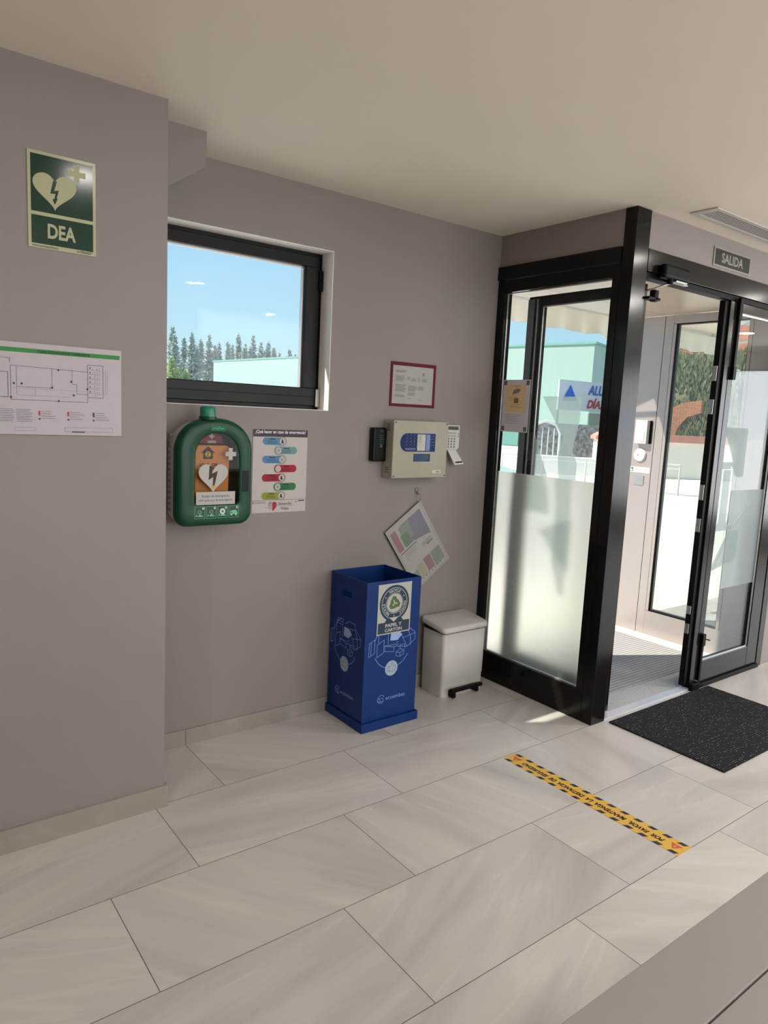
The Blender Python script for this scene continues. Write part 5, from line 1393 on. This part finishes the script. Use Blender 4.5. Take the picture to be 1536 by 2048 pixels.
b = MB(); b.prism([(0, 0), (7, 0), (7, 4.6), (0, 4.6)], Vector((27.2, 14.2, -0.03)), hU, ZW, Vector((0.93, 0.37, 0)), 5, mat('house_render', srgb(214, 186, 166), 0.85, var=0.05, scale=1)); b.build('house_wall', t)
b = MB(); rO_ = Vector((26.8, 14.4, 4.55)); rB = Vector((0.93, 0.37, 0))
b.add([rO_, rO_ + hU * 7.6, rO_ + hU * 7.6 + rB * 3 + Vector((0, 0, 1.5)), rO_ + rB * 3 + Vector((0, 0, 1.5)), rO_ + Vector((0, 0, -0.15)), rO_ + hU * 7.6 + Vector((0, 0, -0.15)), rO_ + hU * 7.6 + rB * 3 + Vector((0, 0, 1.35)), rO_ + rB * 3 + Vector((0, 0, 1.35))],
      [(0, 1, 2, 3), (4, 7, 6, 5), (0, 4, 5, 1), (1, 5, 6, 2), (2, 6, 7, 3), (3, 7, 4, 0)], mat('terracotta_roof_tiles', srgb(178, 108, 84), 0.85, var=0.3, scale=4)); b.build('roof', t)
t = empty('lamp_post', (24.5, 8.4, 0), 'pale street lamp post beyond the yard, right of the hedge', 'lamp post')
b = MB(); b.cyl((24.5, 8.3, -0.03), (24.5, 8.3, 5.2), 0.09, M_STEEL, 12); b.build('pole', t)
b = MB(); b.tube([(24.5, 8.3, 4.4), (24.2, 9.2, 4.55)], 0.05, M_STEEL, 8); b.box(23.9, 24.4, 9.1, 9.7, 4.5, 4.6, M_STEEL, 0.02); b.build('lamp_head', t)
b = MB(); b.prism([(0, 0), (7, 0), (7, 2.5), (0, 2.5)], Vector((29.2, 5.6, -0.03)), hU, ZW, Vector((0.93, 0.37, 0)), 4, mat('blue_grey_cladding', srgb(100, 116, 132), 0.6, var=0.04, scale=0.5))
build_thing(b, 'grey_workshop', 'low blue-grey workshop behind the lamp post', 'building')

# conifers beyond the warehouse roof line, seen through the small window
TC = [mat('hazed_conifer_green_%s' % n_, c_, 0.9, var=0.15, scale=1) for n_, c_ in (('a', srgb(172, 184, 170)), ('b', srgb(186, 194, 178)), ('c', srgb(160, 174, 166)))]  # haze put into the foliage colours by paling them
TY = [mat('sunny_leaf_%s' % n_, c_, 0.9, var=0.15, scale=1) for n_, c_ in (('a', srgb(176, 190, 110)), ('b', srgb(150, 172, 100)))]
M_TR = mat('bark', srgb(110, 92, 76), 0.9, var=0.3, scale=5)
def conifer(x, y, h, seed, pal, rad=0.2):
    r_ = random.Random(seed); f = MB()
    for i in range(430):
        q = r_.random() ** 0.8; z = h * (0.10 + 0.90 * q)
        rr = h * rad * (1 - q) ** 0.85 * (0.45 + 0.75 * r_.random()) + 0.05
        a_ = r_.random() * 2 * math.pi
        c = Vector((x + rr * 0.55 * math.cos(a_), y + rr * 0.55 * math.sin(a_), z))
        d = Vector((math.cos(a_), math.sin(a_), r_.uniform(0.0, 0.7))).normalized() * (rr * 0.6 + 0.25)
        s = Vector((-math.sin(a_), math.cos(a_), r_.uniform(-0.5, 0.5))) * (0.12 + 0.28 * (1 - q))
        f.add([c - s, c + d, c + s, c - d * 0.2 + Vector((0, 0, 0.35))], [(0, 1, 2, 3)], pal[r_.randrange(len(pal))])
    f.tube([(x, y, h * 0.9), (x + 0.05, y, h * 1.03)], [0.10, 0.03], pal[0], 5)
    return f
TREES = [(36.07, 94.71, 11.74, 0), (42.64, 107.26, 11.62, 0), (39.97, 97.46, 11.39, 0), (46.82, 110.59, 11.89, 0), (42.43, 97.06, 11.33, 0), (49.94, 110.57, 11.58, 0), (41.18, 88.07, 9.76, 0), (50.41, 104.25, 12.74, 0), (49.52, 100.05, 10.97, 0), (54.39, 106.97, 13.08, 0), (51.96, 99.53, 11.24, 0), (53.23, 99.49, 11.51, 0), (51.3, 94.06, 10.23, 0), (56.32, 101.36, 10.14, 0), (54.43, 94.93, 10.25, 0), (61.64, 105.81, 10.67, 0), (35.97, 93.49, 10.49, 0), (44.75, 107.01, 10.47, 0), (43.85, 98.32, 10.01, 0), (56.07, 118.5, 12.18, 0), (53.08, 105.51, 11.16, 0), (56.7, 107.24, 10.78, 0), (29.49, 77.31, 6.45, 1), (33.62, 86.23, 5.85, 1), (30.91, 76.76, 5.21, 1)]
ORD = ['first', 'second', 'third', 'fourth', 'fifth', 'sixth', 'seventh', 'eighth', 'ninth', 'tenth', 'eleventh', 'twelfth', 'thirteenth', 'fourteenth', 'fifteenth', 'sixteenth',
       'seventeenth', 'eighteenth', 'nineteenth', 'twentieth', 'twenty-first', 'twenty-second']
def bearing(tr): return math.atan2(tr[0] + 0.602, tr[1] + 2.612)
TREES.sort(key=lambda tr: (tr[3], bearing(tr)))
for i, (x, y, h, k) in enumerate(TREES):
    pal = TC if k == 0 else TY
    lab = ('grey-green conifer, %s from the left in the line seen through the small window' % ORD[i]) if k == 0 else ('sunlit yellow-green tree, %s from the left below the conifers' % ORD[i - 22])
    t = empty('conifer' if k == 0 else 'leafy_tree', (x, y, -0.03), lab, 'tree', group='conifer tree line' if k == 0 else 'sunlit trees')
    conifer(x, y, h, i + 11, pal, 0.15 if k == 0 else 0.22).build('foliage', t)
    b = MB(); b.tube([(x, y, -0.03), (x, y, h * 0.85)], [0.22, 0.06], M_TR, 7); b.build('trunk', t)
